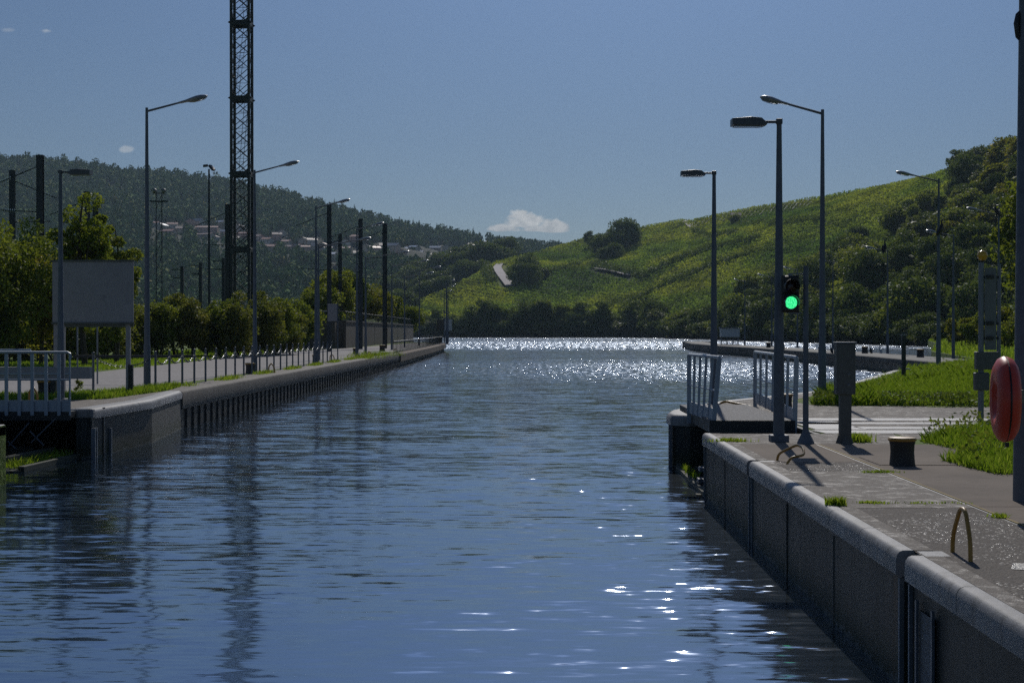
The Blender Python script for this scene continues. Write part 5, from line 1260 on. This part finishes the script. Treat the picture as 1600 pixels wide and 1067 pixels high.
# ------------------------------------------------------------------ grass
def inpoly(pts, poly):
    x, y = pts[:, 0], pts[:, 1]; c = np.zeros(len(pts), bool); n = len(poly)
    for i in range(n):
        (x0, y0), (x1, y1) = poly[i], poly[(i+1) % n]
        k = ((y0 > y) != (y1 > y)); c ^= k & (x < (x1-x0)*(y-y0)/((y1-y0) if y1 != y0 else 1e-9)+x0)
    return c
def scatter(poly, n, z=1.0):
    a = np.array(poly); lo, hi = a.min(0), a.max(0); out = []
    while sum(map(len, out)) < n:
        p = rng.uniform(lo, hi, (n*2, 2)); p = p[inpoly(p, poly)]; out.append(p)
    p = np.concatenate(out)[:n]; return np.c_[p, np.full(len(p), z)]
def clumpy(p, s, lo):
    v = np.sin(p[:, 0]*s+np.sin(p[:, 1]*s*.7)*2)*np.sin(p[:, 1]*s*.9+np.cos(p[:, 0]*s*.6)*2)
    return p[(v+rng.uniform(-.6, .6, len(p))) > lo], v
mound = [(6.0, 33.2), (9.5, 32.4), (20, 33.5), (34, 36), (40, 60), (38, 100), (31, 118), (23.8, 79), (21.6, 74.4), (14.9, 61.6), (8.75, 42.8), (7.9, 41.6)]
p = scatter(mound, 90000); p = np.concatenate([p, scatter([(6.0, 33.2), (9.5, 32.4), (14, 33), (14, 48), (10, 46), (8.75, 42.8), (7.9, 41.6)], 80000)])
def mz(x, y):   # gentle rise of the mound
    return .32*np.clip((y-32.5)/6, 0, 1)*np.clip((x-6.5-(y-32)*.27)/2.5, 0, 1)*np.clip((80-y)/20, 0, 1)
p[:, 2] = 1+mz(p[:, 0], p[:, 1])
v = np.sin(p[:, 0]*1.3+np.sin(p[:, 1]*.8)*2)*np.sin(p[:, 1]*.9)
o = blades('bank_grass', p, .13+.16*np.clip(v+rng.normal(0, .25, len(p)), 0, 1)**2, .010, 'blade', 1.1); o['kind'] = 'stuff'; tag(o, 'thick bright green grass on the right bank mound', 'grass')
pf = scatter([(5.95, 32.9), (9.5, 32.1), (20, 33.2), (20, 34.1), (9.5, 33.3), (6.3, 34.2)], 9000, 1.02); pf[:, 2] += rng.uniform(0, .28, len(pf)); pf = pf[np.sin(pf[:, 0]*2.3)+np.sin(pf[:, 0]*5.1)+rng.uniform(-1, 1, len(pf)) > -.4]
o = leaf_mesh('bank_weeds', pf, .04, 'leafdark'); o['kind'] = 'stuff'; tag(o, 'dark leafy weeds along the front foot of the grass mound', 'weeds')
pf = scatter(mound, 9000, 1.12); pf[:, 2] += mz(pf[:, 0], pf[:, 1])+rng.uniform(0, .2, len(pf)); pf = pf[np.sin(pf[:, 0]*1.1+2)*np.sin(pf[:, 1]*.6) > .25]
o = leaf_mesh('mound_weeds', pf, .045, 'leafmid'); o['kind'] = 'stuff'; tag(o, 'patches of broad leaves scattered over the grass mound', 'weeds')
p = scatter([(23.6, 79), (31, 120), (50, 190), (67, 262), (125, 240), (110, 120), (41, 60)], 60000)
o = blades('meadow_grass', p, .40*rng.uniform(.4, 1.4, len(p)), .05, 'blade', .8); o['kind'] = 'stuff'; tag(o, 'bright meadow grass on the bank beyond the jetty', 'grass')
gx = np.linspace(5.9, 41, 60); gy = np.linspace(32.2, 119, 90); V = [(x, y, 1.003+float(mz(x, y))) for y in gy for x in gx]
idx = []
for j in range(89):
    for i in range(59):
        cx_, cy_ = (gx[i]+gx[i+1])/2, (gy[j]+gy[j+1])/2
        if inpoly(np.array([[cx_, cy_]]), mound)[0]: a = j*60+i; idx += [a, a+1, a+61, a+60]
struct(raw_mesh('grass_mound', V, 4, idx, 'turf', None, True))
weeds = [(5.6, 22.3), (6.7, 24.6), (8.4, 26.5), (10.5, 25), (11, 18), (5.9, 16.6), (5.15, 17.2), (5.0, 18.9), (5.7, 20)]
sheet('weed_soil', [(a+.15, b) for a, b in weeds], QZ+.012, 'turf')
p = scatter(weeds, 70000); p = p[(np.sin(p[:, 0]*2.1+1)*np.sin(p[:, 1]*1.7)+rng.uniform(-.8, .9, len(p))) > -.35]
o = blades('weed_patch', p, .09*rng.uniform(.4, 2.0, len(p)), .0075, 'blade', 1.0); o['kind'] = 'stuff'; tag(o, 'rough grass and weeds behind the mooring bollard on the right', 'weeds')
pl = scatter(weeds, 5000, 1.08); pl[:, 2] += rng.uniform(0, .25, len(pl)); pl = pl[np.sin(pl[:, 0]*2.4)*np.sin(pl[:, 1]*2) > .1]
o = leaf_mesh('broadleaf_weeds', pl, .035, 'leafmid'); o['kind'] = 'stuff'; tag(o, 'leafy weeds among the rough grass on the right', 'weeds')
def tuft(px, py, r, n, h, label, z=1.0, squash=1., stuff=False):
    q = G(px, py, z); a = rng.normal(0, r, (n, 2))*np.array([1, squash]); p = np.c_[a, np.zeros(n)]
    o = blades('grass_tuft', p, h, .007, 'blade', .9); o.location = (q.x, q.y, z); tag(o, label, 'weed', None if stuff else 'weed tufts on the quays', 'stuff' if n <= 400 else None)
tuft(1305, 790, .035, 260, .085, 'leafy weed tuft by the right coping near the middle joint'); tuft(1372, 738, .10, 160, .035, 'low green tuft beside the joint line below the bollard', squash=.4)
tuft(1360, 786, .07, 110, .03, 'tiny grass tuft on the rough slab right of the leafy weed', squash=.4); tuft(1445, 786, .2, 90, .025, 'thin grass line across the slab joint', squash=.2); tuft(1560, 808, .035, 90, .045, 'small tuft on the joint near the mast shadow')
tuft(1338, 690, .10, 400, .13, 'weed tuft at the foot of the control pillar'); tuft(1140, 690, .12, 300, .06, 'green tuft by the coping near the right walkway', squash=.5)
tuft(570, 560, .5, 500, .3, 'reddish green grass tuft beside the left quay edge', squash=3); tuft(590, 556, .7, 600, .35, 'larger grass tuft beside the left quay edge', squash=3)
lgp = [(-10.0, 35.8), (-9.75, 40.8), (-10.1, 44), (-10.5, 44), (-10.9, 38.5), (-14.5, 35.2), (-14.5, 34.2), (-11, 35)]
p = scatter(lgp, 14000); o = blades('verge_grass', p, .12*rng.uniform(.4, 1.6, len(p)), .011, 'blade', .8); o['kind'] = 'stuff'; tag(o, 'strip of weeds between the left quay edge and the path', 'grass')
p = scatter([(-9.8, 44), (-10.1, 108), (-10.5, 108), (-10.25, 44)], 9000); p = p[np.sin(p[:, 1]*.9)+rng.uniform(-.7, .7, len(p)) > .5]
o = blades('edge_weeds', p, .10*rng.uniform(.4, 1.8, len(p)), .012, 'blade', .8); o['kind'] = 'stuff'; tag(o, 'sparse weeds along the feet of the chain posts', 'weeds')
p = scatter([(-17.3, 60), (-18, 90), (-18.6, 124), (-28, 124), (-26, 80), (-60, 75), (-60, 60)], 45000); o = blades('lawn_grass', p, .14, .02, 'blade', .6); o['kind'] = 'stuff'; tag(o, 'mown grass strip between the left path and the hedge', 'grass')
p = scatter([(-9.95, 28.3), (-9.5, 28.3), (-9.35, 31.2), (-9.75, 31.2)], 900, .05); o = blades('ledge_weeds', p, .10*rng.uniform(.3, 2, len(p)), .01, 'blade', .9); o['kind'] = 'stuff'; tag(o, 'weeds sprouting on the wet timber ledge at left', 'weeds')
p = np.c_[rng.normal(2.76, .03, 90), rng.uniform(26.2, 28.4, 90), np.full(90, .08)]; o = blades('recess_weeds', p, .12, .01, 'blade', .9); o['kind'] = 'stuff'; tag(o, 'weeds on the timber sill below the right walkway', 'weeds')
sh = leaf_mesh('young_shrub', crown_points(.75, .16, 8, 500, 0, seed=9)[0], .03, 'leaflime'); q = G(118, 617); sh.location = (q.x, q.y, 1); tag(sh, 'small upright green seedling by the left walkway end', 'plant')

# ------------------------------------------------------------------ sky and sun
SUN_AZ, SUN_EL = R(5.3), R(36)
sl = bpy.data.lights.new('sun', 'SUN'); sl.energy = SUNE; sl.angle = R(.5); sl.color = (1, .95, .88)
so = bpy.data.objects.new('sun', sl); C.objects.link(so)
sd = Vector((math.sin(SUN_AZ)*math.cos(SUN_EL), math.cos(SUN_AZ)*math.cos(SUN_EL), math.sin(SUN_EL)))
so.rotation_euler = sd.to_track_quat('Z', 'Y').to_euler(); so.location = sd*400
wd = bpy.data.worlds.new('World'); sc.world = wd; wd.use_nodes = True; nt = wd.node_tree; bg = nt.nodes['Background']
sky = N(nt, 'ShaderNodeTexSky', sky_type='NISHITA'); sky.sun_disc = False; sky.sun_elevation = SUN_EL; sky.sun_rotation = SUN_AZ
sky.air_density = 1.0; sky.dust_density = .15; sky.ozone_density = 2.5; sky.altitude = 150
col = sky.outputs['Color']
tc = N(nt, 'ShaderNodeTexCoord')
dt = N(nt, 'ShaderNodeVectorMath', operation='DOT_PRODUCT'); dt.inputs[1].default_value = sd; L(nt, tc.outputs['Generated'], dt.inputs[0])
aur = math_(nt, 'POWER', math_(nt, 'MAXIMUM', dt.outputs['Value'], 0), 18)
sp_ = N(nt, 'ShaderNodeSeparateXYZ'); L(nt, tc.outputs['Generated'], sp_.inputs[0])
u = math_(nt, 'DIVIDE', sp_.outputs['X'], sp_.outputs['Y']); v = math_(nt, 'DIVIDE', sp_.outputs['Z'], sp_.outputs['Y'])
cv = N(nt, 'ShaderNodeCombineXYZ'); L(nt, u, cv.inputs[0]); L(nt, math_(nt, 'MULTIPLY', v, 1.6), cv.inputs[1])
n1 = noise(nt, cv.outputs[0], 55, 6, .62); n2 = noise(nt, cv.outputs[0], 140, 5, .6)
front = math_(nt, 'GREATER_THAN', sp_.outputs['Y'], .05)
def cloud(px, py, rx, ry, flat=0., soft=.35, dens=1.):
    a = math_(nt, 'DIVIDE', math_(nt, 'SUBTRACT', u, (px-HX)/F), rx/F); b = math_(nt, 'DIVIDE', math_(nt, 'SUBTRACT', v, (HY-py)/F), ry/F)
    if flat: b = math_(nt, 'MULTIPLY', b, maprange(nt, b, -.2, 0, 1+flat, 1))
    d = math_(nt, 'SQRT', math_(nt, 'ADD', math_(nt, 'MULTIPLY', a, a), math_(nt, 'MULTIPLY', b, b)))
    e = math_(nt, 'ADD', d, math_(nt, 'MULTIPLY', math_(nt, 'SUBTRACT', n1, .5), -2.6))
    return math_(nt, 'MULTIPLY', maprange(nt, e, 1, 1-soft, 0, dens), front)
ms = None
for args in ((820, 351, 34, 20, 1.5), (866, 355, 30, 15, 1.5), (786, 358, 28, 9, 1.5), (842, 360, 54, 9, 1.5), (70, 47, 13, 5, 0, .6, .45), (10, 46, 12, 4, 0, .7, .2), (195, 232, 12, 5, 0, .6, .45)):
    c__ = cloud(*args); ms = c__ if ms is None else math_(nt, 'MAXIMUM', ms, c__)
hsv = N(nt, 'ShaderNodeHueSaturation'); hsv.inputs['Saturation'].default_value = SKYSAT; L(nt, col, hsv.inputs['Color'])
col = mixc(nt, 1.0, hsv.outputs[0], SKYTINT, 'MULTIPLY')
col = mixc(nt, 1.0, col, mixc(nt, aur, (0, 0, 0), AUR), 'ADD')
shade = maprange(nt, math_(nt, 'ADD', math_(nt, 'MULTIPLY', v, 30), math_(nt, 'MULTIPLY', n2, 1.5)), 2.6, 3.2, .35, 1.)
cc = mixc(nt, shade, CLOUD0, CLOUD1)
col = mixc(nt, ms, col, cc)
L(nt, col, bg.inputs['Color']); bg.inputs['Strength'].default_value = SKYS
sc.view_settings.view_transform = 'Standard'; sc.view_settings.look = 'None'; sc.view_settings.gamma = 1; sc.view_settings.exposure = EXPO
cy = sc.cycles; cy.use_denoising = DENOISE
cy.max_bounces = 8; cy.diffuse_bounces = 2; wd.cycles.sampling_method = 'MANUAL'; wd.cycles.sample_map_resolution = 1024; cy.transparent_max_bounces = 8; cy.volume_bounces = 0; cy.caustics_reflective = False; cy.caustics_refractive = False
cy.sample_clamp_indirect = 4; cy.sample_clamp_direct = 0; cy.use_adaptive_sampling = False
